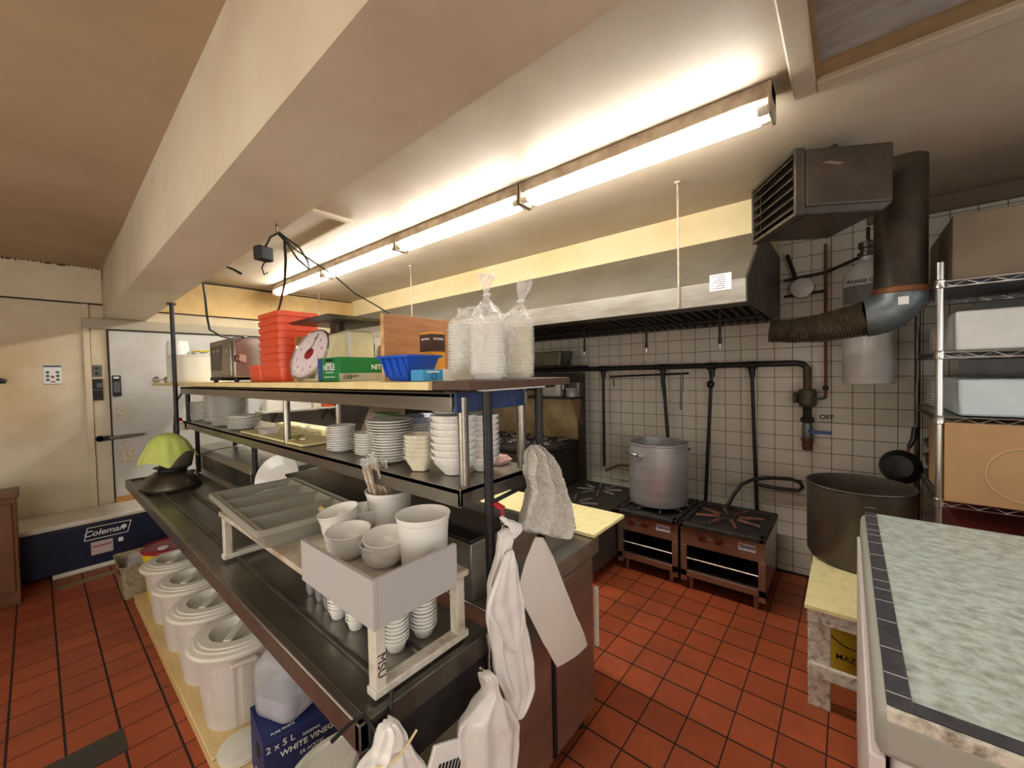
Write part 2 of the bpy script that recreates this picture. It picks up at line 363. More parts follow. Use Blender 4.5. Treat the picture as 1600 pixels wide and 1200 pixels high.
# ceiling wood strips and hatch on the ceiling
b=B(); b.box(1.13,1.42,2.56,2.61,ZC-.02,ZC); b.box(1.39,1.43,2.61,3.6,ZC-.02,ZC); struct(b,'trim_13',m_beam,bevel=.004)
hm=m_ceil
b=B(); b.box(.9,1.93,.09,.16,ZC-.035,ZC); b.box(1.86,1.93,-1.0,.09,ZC-.035,ZC); struct(b,'trim_14',hm,bevel=.006)
b=B(); b.box(.9,1.86,.075,.09,ZC-.02,ZC); b.box(1.78,1.86,-1.0,.075,ZC-.015,ZC);struct(b,'trim_15',mat('hatch_grime',(150,124,88),.6,var=(110,88,60),vs=6,va=.5))
b=B(); b.box(.9,1.78,-1.0,.075,ZC-.008,ZC); struct(b,'trim_20',mat('hatch_panel',(150,146,142),.6,var=(122,112,104),vs=18,va=.4,bump=.3,bs=60,stretch=(1,.3,1)))
# wall cove at the tiled wall
b=B(); b.box(XR-.03,XR,-1.7,-.1,2.56,ZC); struct(b,'trim_16',mat('brown_cove',(112,96,78),.55),bevel=.006)
b=B(); b.box(XR-.012,XR,-1.7,YE,0,.012); struct(b,'baseboard_right',m_seam)
# soffit above the hood
b=B(); b.box(2.93,XR,.41,YE,2.44,ZC); struct(b,'wall_soffit',mat('soffit_cream',(232,216,170),.55,var=(222,198,142),vs=1.5,va=.45),flat=True)
# cracked/patch lines on ceiling + floor marks
b=B(); b.box(2.05,2.08,-.9,.1,ZC-.003,ZC); 
# floor: grey patch & wooden strip
b=B(); b.prism([(-.045,2.40,0),(.207,2.40,0),(.207,2.564,0),(-.125,2.564,0),(-.125,2.40,0)][:4],(0,0,.003)); struct(b,'trim_17',mat('floor_grey_patch',(62,58,52),.6),flat=True)
b=B(); b.prism([(.06,4.66,0),(.38,4.70,0),(.39,4.78,0),(.06,4.75,0)],(0,0,.004)); struct(b,'trim_18',mat('floor_mortar_patch',(120,104,72),.7),flat=True)
# ------------------------------------------------------------------ far wall things
t=thing('hand_washing_poster','white poster with green ovals taped on the cream wall','poster',(.107,YE-.001,1.59))
finish(B().box(.055,.16,YE-.003,YE-.0005,1.59,1.755),'sheet',m_wht,t)
for za,zb in ((1.742,1.755),(1.59,1.594)): finish(B().box(.055,.16,YE-.0045,YE-.003,za,zb),'printed_bar',mat('navy_print',(40,48,90),.5),t)
for i in range(3):
    for x in (.078,.137): finish(B().cyl((x,YE-.0045,1.63+.033*i),(x,YE-.003,1.63+.033*i),.012,None,12),'oval_print',mat('green_print',(60,96,84),.5),t)
for x,z,r in ((.107,1.655,.011),(.1,1.612,.007),(.115,1.612,.007)): finish(B().cyl((x,YE-.0045,z),(x,YE-.003,z),r),'red_mark',m_red,t)
t=thing('light_switch_plate','square metal switch plate on the cream wall above the black control','switch',(.375,YE-.001,1.63))
finish(B().box(.34,.415,YE-.006,YE,1.65,1.76),'plate',m_dsteel,t,bevel=.002)
b=B(); b.cyl((.378,YE-.012,1.73),(.378,YE-.006,1.73),.012); b.cyl((.378,YE-.012,1.68),(.378,YE-.006,1.68),.012); finish(b,'toggle',m_ink,t)
t=thing('wall_controller','black square control panel with grey display on the cream wall','control panel',(.375,YE-.001,1.43))
finish(B().box(.337,.415,YE-.02,YE,1.43,1.63),'case',m_ink,t,bevel=.003)
finish(B().box(.374,.410,YE-.0225,YE-.02,1.55,1.59),'display',m_screen,t)
finish(B().box(.338,.414,YE-.0225,YE-.02,1.525,1.532),'stripe',m_screen,t)
t=thing('temperature_display','narrow black wall display on the edge of the white cold room door','thermometer',(.5,YE-.046,1.46))
finish(B().box(.475,.535,YE-.07,YE-.045,1.46,1.66),'case',m_ink,t,bevel=.008)
finish(B().box(.484,.522,YE-.0725,YE-.07,1.63,1.648),'label_strip',m_wht,t)
finish(B().box(.482,.526,YE-.0725,YE-.07,1.5,1.6),'screen',m_screen,t)
tag(finish(B().tube([(-.25,YE-.03,1.625),(-.18,YE-.035,1.63),(-.15,YE-.03,1.62)],[.02,.024,.016],10),'wall_hook',m_black),'stubby black hook sticking out of the cream wall at the left edge','hook')
tag(finish(B().box(.46,.60,YE-.08,YE-.047,.44,.5).wobble(.003,30),'wood_wedge',mat('orange_wood',(196,140,72),.6,var=(160,108,50),vs=14,va=.5)),'small orange-brown wood offcut on the cooler lid against the white door','wood block')
# cooler under the far wall
t=thing('chest_cooler','long navy blue chest cooler with a white lid along the far wall','cooler',(.45,5.12,0))
b=B(); b.hexa([(-.16,4.95,.03),(1.3,4.95,.03),(1.3,5.34,.03),(-.16,5.34,.03),(-.18,4.92,.40),(1.32,4.92,.40),(1.32,5.36,.40),(-.18,5.36,.40)]); finish(b,'body',m_navy,t,bevel=.012)
b=B(); b.box(-.2,1.34,4.9,5.37,.405,.45); finish(b,'lid',m_lid,t,bevel=.015)
b=B(); b.box(.04,1.3,4.94,4.98,0,.035); finish(b,'white_foot_rail',m_lid,t,bevel=.004)
# logo frame
def fy(z): return 4.95-.03*(z-.03)/.37-.0015
sl=[(.225,.262),(.245,.368),(.515,.362),(.49,.262)]
b=B()
for i in range(4):
    a=sl[i]; c=sl[(i+1)%4]
    dx,dz=c[0]-a[0],c[1]-a[1]; L=math.hypot(dx,dz); nx,nz=-dz/L*.003,dx/L*.003
    b.prism([(a[0]-nx,fy(a[1]),a[1]-nz),(c[0]-nx,fy(c[1]),c[1]-nz),(c[0]+nx,fy(c[1]),c[1]+nz),(a[0]+nx,fy(a[1]),a[1]+nz)],(0,-.002,0))
b.cyl((.468,fy(.32)-.002,.32),(.468,fy(.32),.32),.018,None,20)
finish(b,'logo_frame',m_wht,t,flat=True)
text('Coleman',.068,(.345,fy(.31)-.001,.313),UX,UZ,m_wht,t,'logo_lettering',shear=.25,bold=.001)
text('GLADIATOR',.02,(.328,fy(.2)-.0035,.195),UX,UZ,m_red,t,'sticker_lettering',bold=.0006)
finish(B().box(.262,.395,fy(.2)-.002,fy(.2)+.006,.125,.235),'sticker',mat('pale_sticker',(196,178,180),.5),t)
# rewrite order: lettering sits proud of sticker
finish(B().box(.43,.46,fy(.2)-.0015,fy(.2)+.002,.19,.225),'small_label',m_wht,t)
# brown wood cabinet at the left edge
t=thing('wooden_cabinet','brown wooden cabinet at the left edge in front of the cream wall','cabinet',(-.4,4.95,0))
b=B(); b.box(-.8,-.115,4.62,4.86,.0,.78); finish(b,'carcass',m_brownwood,t,bevel=.004)
b=B(); b.box(-.82,-.10,4.60,4.88,.78,.815); finish(b,'top',m_brownwood,t,bevel=.004)
b=B(); b.box(-.45,-.135,4.607,4.62,.10,.74); finish(b,'door',m_brownwood,t,bevel=.004)
# stainless shelf on the far wall seen through the rack
t=thing('wall_shelf','white wall shelf on brackets seen through the gap between plates','shelf',(2.05,5.25,1.2))
finish(B().box(1.66,2.52,5.1,5.37,1.20,1.222),'board',m_lid,t,bevel=.003)
b=B()
for x in (1.80,2.4): b.prism([(x,5.37,1.2),(x,5.12,1.2),(x,5.37,.98)],(.02,0,0))
finish(b,'bracket',m_dsteel,t)
tag(finish(B().box(1.60,2.72,5.30,5.37,.5,1.17),'steel_wall_panel',m_steelx),'grey steel panel on the far wall below the white shelf','panel')
tag(finish(B().prism([(2.47,5.2,1.26),(3.10,5.2,1.26),(2.92,5.24,.85),(2.70,5.24,.85)],(0,.02,0)),'steel_deflector',m_steel,bevel=.002),'tapered bright steel plate hanging past the end of the white shelf','metal plate')
for x,w,h,mm,lb in ((1.82,.22,.13,m_foam,'white wrapped parcel at the left end of the far white shelf'),(2.1,.26,.12,m_foam,'long white packet in the middle of the far white shelf'),(2.3,.1,.09,m_foamc,'small cream packet beside the orange tray on the far shelf')):
    tag(finish(B().bin((x,5.22),[(w,.18,1.2235),(w*1.03,.19,1.2235+h*.5),(w*.9,.16,1.2235+h)],.03,capt=True).wobble(.008,14,x),'packet',mm),lb,'packet')
tag(finish(B().bin((2.44,5.22),[(.14,.16,1.2235),(.17,.19,1.30)],.02),'orange_tray',m_orange,solid=.003),'shallow orange tray at the right end of the far white shelf','tray')
# ================================================================== ISLAND
# planks on the floor under the counter
b=B(); b.box(.41,.98,1.98,3.95,0,.055); tag(finish(b,'floor_plank',m_wood,bevel=.004),'long pale wood plank platform on the floor under the four bins','plank')
b=B(); b.box(.40,.98,.90,1.972,0,.052); tag(finish(b,'floor_plank',m_wood,bevel=.004),'shorter pale wood plank under the vinegar carton at the near end','plank')
t=thing('dish_counter','long dark stainless counter with raised ribs holding the cup stand and cutlery tray','counter',(.62,2.5,0))
b=B(); b.box(.425,.845,.815,4.2,.822,.84); b.box(.42,.445,.80,4.22,.785,.852); finish(b,'top',m_ctop,t,bevel=.004)
for ya in (.80,4.2): finish(B().box(.42,.845,ya,ya+.02,.79,.852),'end_edge',m_dsteel,t,bevel=.003)
for x in (.53,.655):
    b=B(); b.tube([(x,.84,.840),(x,1.5,.843),(x,4.18,.843)],.010,8); finish(b,'raised_rib',m_dsteel,t)
b=B(); b.box(.425,.87,.803,.815,.67,.79); finish(b,'end_apron',m_black,t,bevel=.002)
for y in (.83,2.5,4.15):
    for x in (.80,):
        finish(B().cyl((x,y,0),(x,y,.82),.018,None,12),'leg',m_black,t)
for p in ((.50,.795,.75),(.79,.795,.76)):
    finish(B().cyl((p[0],.803,p[2]),(p[0],.797,p[2]),.007,.005,10),'bolt',m_chrome,t)
# overshelf
t=thing('double_overshelf','two-tier stainless overshelf on steel posts above the dish counter','shelf unit',(.97,2.5,.84))
b=B(); b.box(.79,1.16,.87,4.28,1.245,1.262); b.box(.79,.802,.87,4.28,1.205,1.2612); b.box(1.148,1.16,.87,4.28,1.205,1.2612); b.box(.79,1.16,.87,.882,1.208,1.2612); finish(b,'middle_shelf',m_steel,t,bevel=.002)
b=B(); b.box(.79,1.16,.90,4.32,1.53,1.545); b.box(.79,.802,.90,4.32,1.488,1.5442); b.box(1.148,1.16,.90,4.32,1.488,1.5442); finish(b,'top_shelf',m_steel,t,bevel=.002)

b=B(); b.box(.80,1.12,.886,.897,1.485,1.548); o=finish(b,'shelf_end_channel',m_blueend,t); o['label']='dark blue taped end channel of the top shelf'
for (x,y) in ((.832,.895),(1.125,.905),(.832,2.22),(1.125,2.26),(.815,4.2),(1.13,4.2)):
    mm=m_steel if y<3 else m_black
    finish(B().cyl((x,y,1.262),(x,y,1.53),.0165,None,14),'post',mm,t)
for (x,y,z0) in ((.875,2.86,.84),(.85,4.12,.84),(1.08,4.0,1.0)):
    finish(B().cyl((x,y,z0),(x,y,1.245),.016,None,10),'lower_post',m_black,t)
# outer black pipe stand carrying the end
t=thing('black_pipe_stand','black pipe frame at the near end of the shelves with red twine on it','pipe frame',(.99,.82,0))
for x,y,z0 in ((.855,.815,0),(1.145,.84,.90)):
    finish(B().cyl((x,y,z0),(x,y,1.548),.0145,None,12),'post',m_black,t)
finish(B().tube([(.855,.815,1.215),(1.145,.84,1.225)],.007,6),'cross_bar',m_black,t); finish(B().box(.72,1.19,.80,.85,1.548,1.554),'top_bar',m_black,t)
t=thing('black_pole','thin black pole between the far shelf end and the ceiling beam','pole',(.745,4.1,0))
finish(B().cyl((.705,4.02,.853),(.705,4.02,2.2),.015,None,10),'shaft',m_black,t)
finish(B().cyl((.705,4.02,2.188),(.705,4.02,2.2),.03,None,12),'top_flange',m_black,t)
# boards on top
ZT=1.582
b=B(); b.box(.722,1.16,.92,5.12,1.556,1.58); tag(finish(b,'shelf_board',m_yboard,bevel=.002),'long yellow-edged board lying on the overshelf under the orange tubs','board')
b=B(); b.box(.735,1.235,.765,.918,1.556,1.5815); tag(finish(b,'shelf_board',m_brownboard,bevel=.002),'short dark brown board at the near end of the overshelf under the foam bags','board')
b=B(); b.box(.80,1.13,.80,.88,1.549,1.555); tag(finish(b.wobble(.001,40),'paper_liner',m_wht),'thin white torn paper liner under the brown board','paper')
# ---------------- prep table
t=thing('prep_table','stainless refrigerated prep table behind the dish counter','prep table',(1.2,2.5,0))
b=B(); b.box(.90,1.58,.88,4.35,.08,.79); finish(b,'cabinet',m_steelx,t,bevel=.004)
b=B(); b.box(.88,1.60,.855,4.37,.79,.862); finish(b,'top_rail',m_steel,t,bevel=.004)
b=B(); b.box(.92,1.24,.872,.882,.12,.77); finish(b,'end_panel',m_steelx,t,bevel=.004)
b=B(); b.box(1.27,1.57,.872,.882,.12,.77); finish(b,'end_panel',m_steelx,t,bevel=.004)
finish(B().box(1.245,1.265,.868,.882,.10,.78),'black_gap',m_ink,t)
for x,y in ((.95,.93),(1.53,.93),(.95,4.3),(1.53,4.3)): finish(B().cyl((x,y,0),(x,y,.08),.02,None,10),'foot',m_black,t)
finish(B().box(1.6,1.616,.87,.885,.35,.62),'door_edge',m_lid,t)
b=B(); b.prism([(.885,.93,.862),(1.52,.93,.862),(1.52,.93,.90),(1.13,.93,1.05),(.885,.93,1.05)],(0,1.47,0)); finish(b,'raised_rail',m_steel,t,bevel=.003)
b=B(); b.prism([(.88,.925,1.052),(1.13,.925,1.052),(1.525,.925,.902),(1.525,.925,.912),(1.135,.925,1.066),(.88,.925,1.066)],(0,1.48,0)); o=finish(b,'rail_cover',mat('dark_lid',(60,58,56),.35,.6),t,bevel=.002)
b=B(); b.box(.875,1.34,2.95,4.35,.862,.985); finish(b,'pan_housing',m_dsteel,t,bevel=.003)
for y0,y1 in ((2.93,3.93),(3.95,4.37)):
    l=finish(B().hexa([(.865,y0,.985),(1.35,y0,.985),(1.35,y1,.985),(.865,y1,.985),(.90,y0+.01,1.028),(1.30,y0+.01,1.05),(1.30,y1-.01,1.05),(.90,y1-.01,1.028)]),'hinged_lid',m_steel,t,bevel=.003)
finish(B().cyl((.90,2.95,.99),(.93,2.95,.99),.018,None,12),'hinge',m_black,t)
b=B(); b.box(1.555,1.87,.855,4.3,.865,.882); tag(finish(b,'cutting_board',m_cut,bevel=.003),'long cream cutting board along the far edge of the prep table','cutting board')
# objects on the counter : plate leaning
def plate_prof(r,h=.018,rim=.0035):
    return [(r*.55,0),(r*.6,.001),(r*.66,.004),(r*.98,h),(r,h+rim*.3),(r*.985,h+rim),(r*.94,h+rim*.6),(r*.62,.0075),(r*.5,.0055),(0,.0055)]
b=B(); b.lathe(plate_prof(.145,.03),(0,0,0),48)
o=tag(finish(b,'serving_plate',m_china,loc=(0,0,0)),'large white dish leaning on edge against the prep table rail','plate')
M=Vector((0,0,1)).rotation_difference(Vector((-.80,-.50,.42))).to_matrix().to_4x4(); o.matrix_world=Matrix.Translation((.965,2.72,.975))@M
t=thing('clear_food_box','clear plastic box standing behind the leaning white dish','plastic box',(1.14,2.66,.862))
finish(B().bin((1.22,2.63),[(.14,.20,.864),(.16,.22,.985)],.02),'box',m_clearb,t,solid=.002)
finish(B().bin((1.22,2.63),[(.165,.225,.986),(.165,.225,.994)],.02,capt=True),'lid',m_clearb,t)
# stand
t=thing('cup_stand','white painted wooden stand on the counter carrying cutlery tray and cups','stand',(.62,1.42,.84))
for y in (.845,1.985):
    for x in (.497,.75):
        finish(B().box(x-.014,x+.014,y-.012,y+.022,.868,1.03),'leg',m_stand,t,bevel=.003)
    finish(B().box(.478,.775,y-.014,y+.024,.852,.872),'foot_rail',m_stand,t,bevel=.003)
finish(B().box(.475,.775,.825,2.015,1.03,1.048),'top_panel',m_standtop,t,bevel=.003)
finish(B().box(.470,.482,.815,1.19,1.025,1.14),'front_upstand',m_greyboard,t,bevel=.001)
finish(B().box(.4825,.722,.815,.827,1.025,1.14),'end_upstand',m_greyboard,t,bevel=.001)
text('MSU',.030,(.497,.8325,.925),(0,0,-1),(1,0,0),m_ink,t,'marker_letters',bold=-.0002)
# grey cutlery tray : four channels
t=thing('cutlery_tray','grey plastic cutlery tray with long channels on the white stand','cutlery tray',(.613,1.735,1.048),rz=math.radians(-2.5))
M=PARM[t.name]
def loc2(x,y,z): return M@Vector((x,y,z))
L,Wd,H=.325,.645,.070
b=B(); nx,ny=10,45
b2=[]
def trayz(u,v):
    # u along x 0..1, v along y 0..1
    ch=4; k=v*ch; fr=k-math.floor(k)
    a=min(fr,1-fr)*2; prof=min(1,(a/.42))**.45 if a>0.0 else 0
    ed=min(min(u,1-u)/.07,1); e2=min(1,max(0,ed))
    depth=H*min(prof,1)*min(1,e2**.6)
    if min(fr,1-fr)<.06 and .0<v<1: depth*=0
    return H-depth
ys=[]; 
for c in range(4):
    for f_ in (0,.035,.042,.06,.10,.16,.28,.5,.72,.84,.90,.94,.958,.965): ys.append((c+f_)/4)
ys.append(1.0)
us=[0,.03,.06,.1,.5,.9,.94,.97,1]
def tz(u,v):
    k=v*4; fr=k-math.floor(k); a=min(fr,1-fr); 
    if v>=1: a=0
    s=0 if a<=.036 else min(1,(a-.036)/.20)
    s=s**.33
    e=min(u,1-u); q=0 if e<.03 else min(1,(e-.03)/.06); q=q**.5
    return H-.004-(H-.010)*s*q
grid=[[b.bm.verts.new(loc2(-L/2+.006+u*(L-.012),-Wd/2+.006+v*(Wd-.012),tz(u,v))) for v in ys] for u in us]
for i in range(len(us)-1):
    for j in range(len(ys)-1): b.bm.faces.new((grid[i][j],grid[i+1][j],grid[i+1][j+1],grid[i][j+1]))
finish(b,'channels',m_gtray,t,solid=.005,ang=50)
b=B(); rs=[]
for w_,d_,z_ in ((L-.05,Wd-.05,.0),(L-.02,Wd-.02,.042),(L-.008,Wd-.008,H-.018),(L+.02,Wd+.02,H-.016),(L+.022,Wd+.022,H-.002),(L+.01,Wd+.01,H+.003),(L-.016,Wd-.016,H-.002)):
    rs.append([b.bm.verts.new(loc2(*p)) for p in [(sx*(w_/2-.02)+.02*math.cos(a)*1,sy*(d_/2-.02)+.02*math.sin(a),z_) for sx,sy,a0 in ((1,1,0),(-1,1,PI/2),(-1,-1,PI),(1,-1,1.5*PI)) for a in (a0,a0+PI/4,a0+PI/2)]])
b.skin(rs,False); finish(b,'outer_rim',m_gtray,t)
tag(finish(B().cyl((.70,1.55,1.075),(.712,1.548,1.09),.028,.028,20),'wooden_disc',m_wood,bevel=.002),'small round pale lid lying in the near channel of the cutlery tray','lid')
b=B()
for k in range(7): b.tube([(.60+.012*k,2.0-.006*k,1.088+.004*(k%3)),(.64+.013*k,1.97+.01*(k%2),1.105)],.0035,5)
tag(finish(b,'wrapped_utensils',m_clearb),'few small clear-wrapped utensils in the far channel of the cutlery tray','utensils')
# ---------------- tubs and bowls on the stand
def tub_prof(r,h): return [(r*.80,0),(r*.82,.003),(r*.93,h*.86),(r*.935,h*.87),(r*.97,h*.9),(r*.97,h*.965),(r,h*.97),(r*1.01,h*.985),(r,h),(r*.965,h*.995),(r*.94,h*.9),(r*.79,.006),(0,.006)]
def bowl_prof(r,h): return [(r*.60,0),(r*.64,h*.04),(r*.82,h*.22),(r*.92,h*.45),(r*.97,h*.72),(r*.99,h*.93),(r*1.015,h*.96),(r*1.01,h),(r*.965,h*.99),(r*.94,h*.72),(r*.88,h*.45),(r*.78,h*.24),(r*.58,h*.12),(0,h*.12)]
def cup_prof(r,h): return [(r*.60,0),(r*.64,h*.05),(r*.86,h*.72),(r*.88,h*.84),(r*.99,h*.86),(r*1.0,h*.99),(r*.96,h),(r*.84,h*.84),(r*.60,h*.12),(0,h*.12)]
def soup_prof(r,h): return [(r*.48,0),(r*.50,h*.06),(r*.72,h*.34),(r*.88,h*.62),(r*.92,h*.80),(r*.99,h*.83),(r*1.0,h*.99),(r*.96,h),(r*.86,h*.66),(r*.68,h*.36),(r*.44,h*.12),(0,h*.12)]
ZS=1.0485
tag(finish(B().lathe(tub_prof(.078,.152),(.712,.945,ZS),48),'plastic_tub',m_plastw),'tall empty white plastic tub at the near right corner of the stand','tub')
tag(finish(B().lathe(tub_prof(.086,.135),(.83,1.30,ZS+.0),48),'plastic_tub',m_plastw),'white plastic tub holding wrapped chopsticks behind the cups','tub')
g='white bowls on the cup stand'
b0=tag(finish(B().lathe(bowl_prof(.066,.066),(.645,1.05,ZS),40),'plastic_bowl',m_china),'lower white bowl of the nearest pair, tucked under a tilted bowl',"bowl",g)
o=dup(b0,(.008,-.006,.020),'top tilted white bowl nearest the grey upstand corner'); o.rotation_euler=(math.radians(6),math.radians(-5),0)
o=dup(b0,(-.038,.135,.0),'lower white bowl of the middle pair behind the front upstand')
o=dup(b0,(-.036,.133,.016),'upper white bowl of the middle pair behind the front upstand'); o.rotation_euler=(math.radians(3),math.radians(-3),0)
o=dup(b0,(.012,.275,.0),'lower white bowl of the stack next to the cutlery tray')
o=dup(b0,(.014,.275,.036),'topmost white bowl of the stack next to the cutlery tray'); o.rotation_euler=(math.radians(-4),math.radians(-10),0)
o=dup(b0,(.10,.29,.015),'white bowl half hidden between the chopstick tub and the stacked bowls')
# chopsticks
random.seed(3)
for k in range(22):
    a=random.uniform(.1,1.7); lean=random.uniform(.10,.36); bx,by=.80+random.uniform(-.0,.05),1.31+random.uniform(-.03,.03)
    d=Vector((-math.cos(a)*lean,math.sin(a)*lean,1)).normalized(); p0=Vector((bx,by,ZS+.01)); p1=p0+d*(.20+.035*random.random())
    rt=thing('wrapped_chopsticks','bamboo chopsticks in a clear sleeve standing in the white tub','chopsticks',tuple(p0),'wrapped chopsticks in the tub')
    sd=d.orthogonal().normalized()*.0028
    finish(B().tube([p0+sd,p1+sd],[.0028,.0036],6),'stick',m_bamboo,rt); finish(B().tube([p0-sd,p1-sd],[.0028,.0036],6),'stick',m_bamboo,rt)
    bb=B(); bb.tube([p0+d*.08,p1,p1+d*.012,p1+d*.028],[.0065,.0068,.0035,.010],8,False); finish(bb.wobble(.001,120,k),'clear_sleeve',m_bag,rt)
# stacked cups under the stand
def stack(proto,base,n,dz,label,group,jit=.0008,start=1):
    for k in range(start,n):
        o=dup(proto,(random.uniform(-jit,jit),random.uniform(-jit,jit),dz*k)); o['label']=label; o['group']=group
def cupstack(c,r,h,n,dz,m,label,group):
    p=tag(finish(B().lathe(cup_prof(r,h),(c[0],c[1],.841),28),'sauce_cup',m),label,'cup',group); stack(p,c,n,dz,label,group)
for c,r,n,l in (((.600,1.14),.030,8,'white sauce cup in the second stack from the stand corner'),((.592,1.235),.030,8,'white sauce cup in the stack beside the steel cups'),((.622,.965),.037,11,'white sauce cup in the stack directly behind the marked leg'),((.71,.955),.040,10,'white sauce cup in the shaded stack beside the right-hand leg')):
    cupstack(c,r,.036,n,.0105,m_china,l,l.replace('white sauce cup in','sauce cups in'))
for c,l in (((.600,1.445),'farthest'),((.600,1.375),'middle'),((.597,1.312),'nearest')):
    l2='small steel sauce cup in the %s of the three steel stacks under the stand'%l; cupstack(c,.017,.025,9,.0075,m_alum,l2,'steel sauce cups, %s stack'%l)
# ---------------- plates on the middle shelf
Z2=1.2645
def platestack(c,r,n,dz,lab,name='dinner_plate',h=.014,m=None,prof=None,wild=.002):
    p=tag(finish(B().lathe((prof or plate_prof)(r,h),(c[0],c[1],Z2),44),name,m or m_china),lab,'plate','plates: '+lab)
    stack(p,c,n,dz,lab,'plates: '+lab,wild)
platestack((.885,1.76),.062,11,.0100,'small white plate in the round stack right beside the thin bright mid-shelf post')
platestack((.905,1.565),.056,9,.0100,'small white round plate in the low stack between two taller plate stacks')
for k in range(15):
    r=.068+.0012*k if k<10 else .085
    lab='white round plate in the tall stack just left of the wrapped square bowls' if k<10 else 'wider white oval plate on top of the tall stack behind the square bowls'
    if k==0: pa=tag(finish(B().lathe(plate_prof(.072,.014),(.89,1.375,Z2),44),'dinner_plate',m_china),lab,'plate','round plates in the tall mixed stack')
    elif k<10: dup(pa,(random.uniform(-.003,.003),random.uniform(-.003,.003),.0105*k),lab,group='round plates in the tall mixed stack')
    elif k==10: pb=tag(finish(B().lathe(plate_prof(.088,.012),(.895,1.38,Z2+.108),44,sx=1.0,sy=1.12),'oval_plate',m_china),lab,'plate','oval plates topping the tall mixed stack')
    else: dup(pb,(random.uniform(-.004,.004),random.uniform(-.004,.004),.0105*(k-10)),lab,group='oval plates topping the tall mixed stack')
# square bowls in wrap
lab='cream square bowl in the cling-wrapped stack between plates and round bowls'
p=tag(finish(B().bin((.875,1.165),[(.052,.052,Z2),(.056,.056,Z2+.006),(.092,.092,Z2+.052),(.096,.096,Z2+.055),(.090,.090,Z2+.053),(.050,.050,Z2+.008)],.012,ang=.5).poly([(.86,1.15,Z2+.008),(.89,1.15,Z2+.008),(.89,1.18,Z2+.008),(.86,1.18,Z2+.008)]),'square_bowl',m_foamc),lab,'bowl','wrapped square bowls')
for k in range(1,6): dup(p,(0,0,.0145*k),lab,group='wrapped square bowls')
tag(finish(B().bin((.875,1.165),[(.066,.066,Z2+.012),(.098,.098,Z2+.05),(.103,.103,Z2+.09),(.101,.101,Z2+.128)],.014,ang=.5,capb=False).wobble(.006,60),'cling_wrap',m_wrap),'crumpled clear wrap around the stack of cream square bowls','plastic wrap')
lab='white round bowl in the tall wrapped stack behind the bright shelf post'
p=tag(finish(B().lathe(soup_prof(.080,.066),(.915,1.03,Z2),48),'soup_bowl',m_china),lab,'bowl','wrapped tall bowl stack')
for k in range(1,7): dup(p,(0,0,.0225*k),lab,group='wrapped tall bowl stack')
tag(finish(B().lathe([(.07,.035),(.083,.06),(.082,.12),(.084,.17),(.081,.20)],(.915,1.03,Z2),40,wob=.02).wobble(.006,50,4),'cling_wrap',m_wrap),'clear wrap around the tall stack of white round bowls','plastic wrap')
lab='white bowl in the second wrapped stack between the steel and black posts'
p=tag(finish(B().lathe(soup_prof(.062,.052),(1.0,.985,Z2),40),'soup_bowl',m_china),lab,'bowl','second wrapped bowl stack')
for k in range(1,9): dup(p,(0,0,.018*k),lab,group='second wrapped bowl stack')
tag(finish(B().lathe([(.052,.03),(.065,.06),(.066,.12),(.065,.19)],(1.0,.985,Z2),40,wob=.02).wobble(.005,55,8),'cling_wrap',m_wrap),'clear wrap around the second stack of white bowls','plastic wrap')
tag(finish(B().lathe(plate_prof(.085,.02),(.92,1.05,Z2+.203),44),'serving_plate',m_china),'white plate lying on top of the tall wrapped bowl stack','plate')
lab='sage green dish on the stack at the back of the middle shelf'
for k,(mm,l) in enumerate(((m_blueplate,'blue-grey dish under the green one'),(m_blueplate,'second blue-grey dish under the green one'),(m_greenplate,'sage green rectangular dish topping the back stack'))):
    tag(finish(B().bin((1.06,1.66),[(.07,.11,Z2+.10+.022*k),(.09,.14,Z2+.118+.022*k),(.092,.142,Z2+.1185+.022*k),(.068,.108,Z2+.104+.022*k)],.02),'rectangular_dish',mm),l+' at the back of the middle shelf','dish')
tag(finish(B().lathe(plate_prof(.10,.025),(1.055,1.40,Z2+.135),44),'serving_plate',m_blueplate),'pale blue shallow plate resting behind the tall mixed stack','plate')
lab='white plate in the hidden stack under the green and blue dishes'
p=tag(finish(B().lathe(plate_prof(.055,.014),(1.06,1.66,Z2),36),'dinner_plate',m_china),lab,'plate','back stack'); [dup(p,(0,0,.0105*k),lab,group='back stack') for k in range(1,8)]
lab='white plate in the stack under the pale blue shallow plate'
p=tag(finish(B().lathe(plate_prof(.06,.014),(1.06,1.42,Z2),36),'dinner_plate',m_china),lab,'plate','back stack two'); [dup(p,(0,0,.0105*k),lab,group='back stack two') for k in range(1,12)]
# far stacks
platestack((.885,4.13),.075,14,.0105,'white plate in the far-left stack of the middle shelf, nearest the clamp')
platestack((.92,3.84),.085,19,.0115,'white plate in the tallest far stack, second from the shelf end')
platestack((.92,3.48),.115,19,.0115,'wide white plate in the tall far stack, third from the shelf end')
platestack((.90,3.12),.095,8,.0110,'white plate in the low splayed stack beside the cream board',wild=.014)
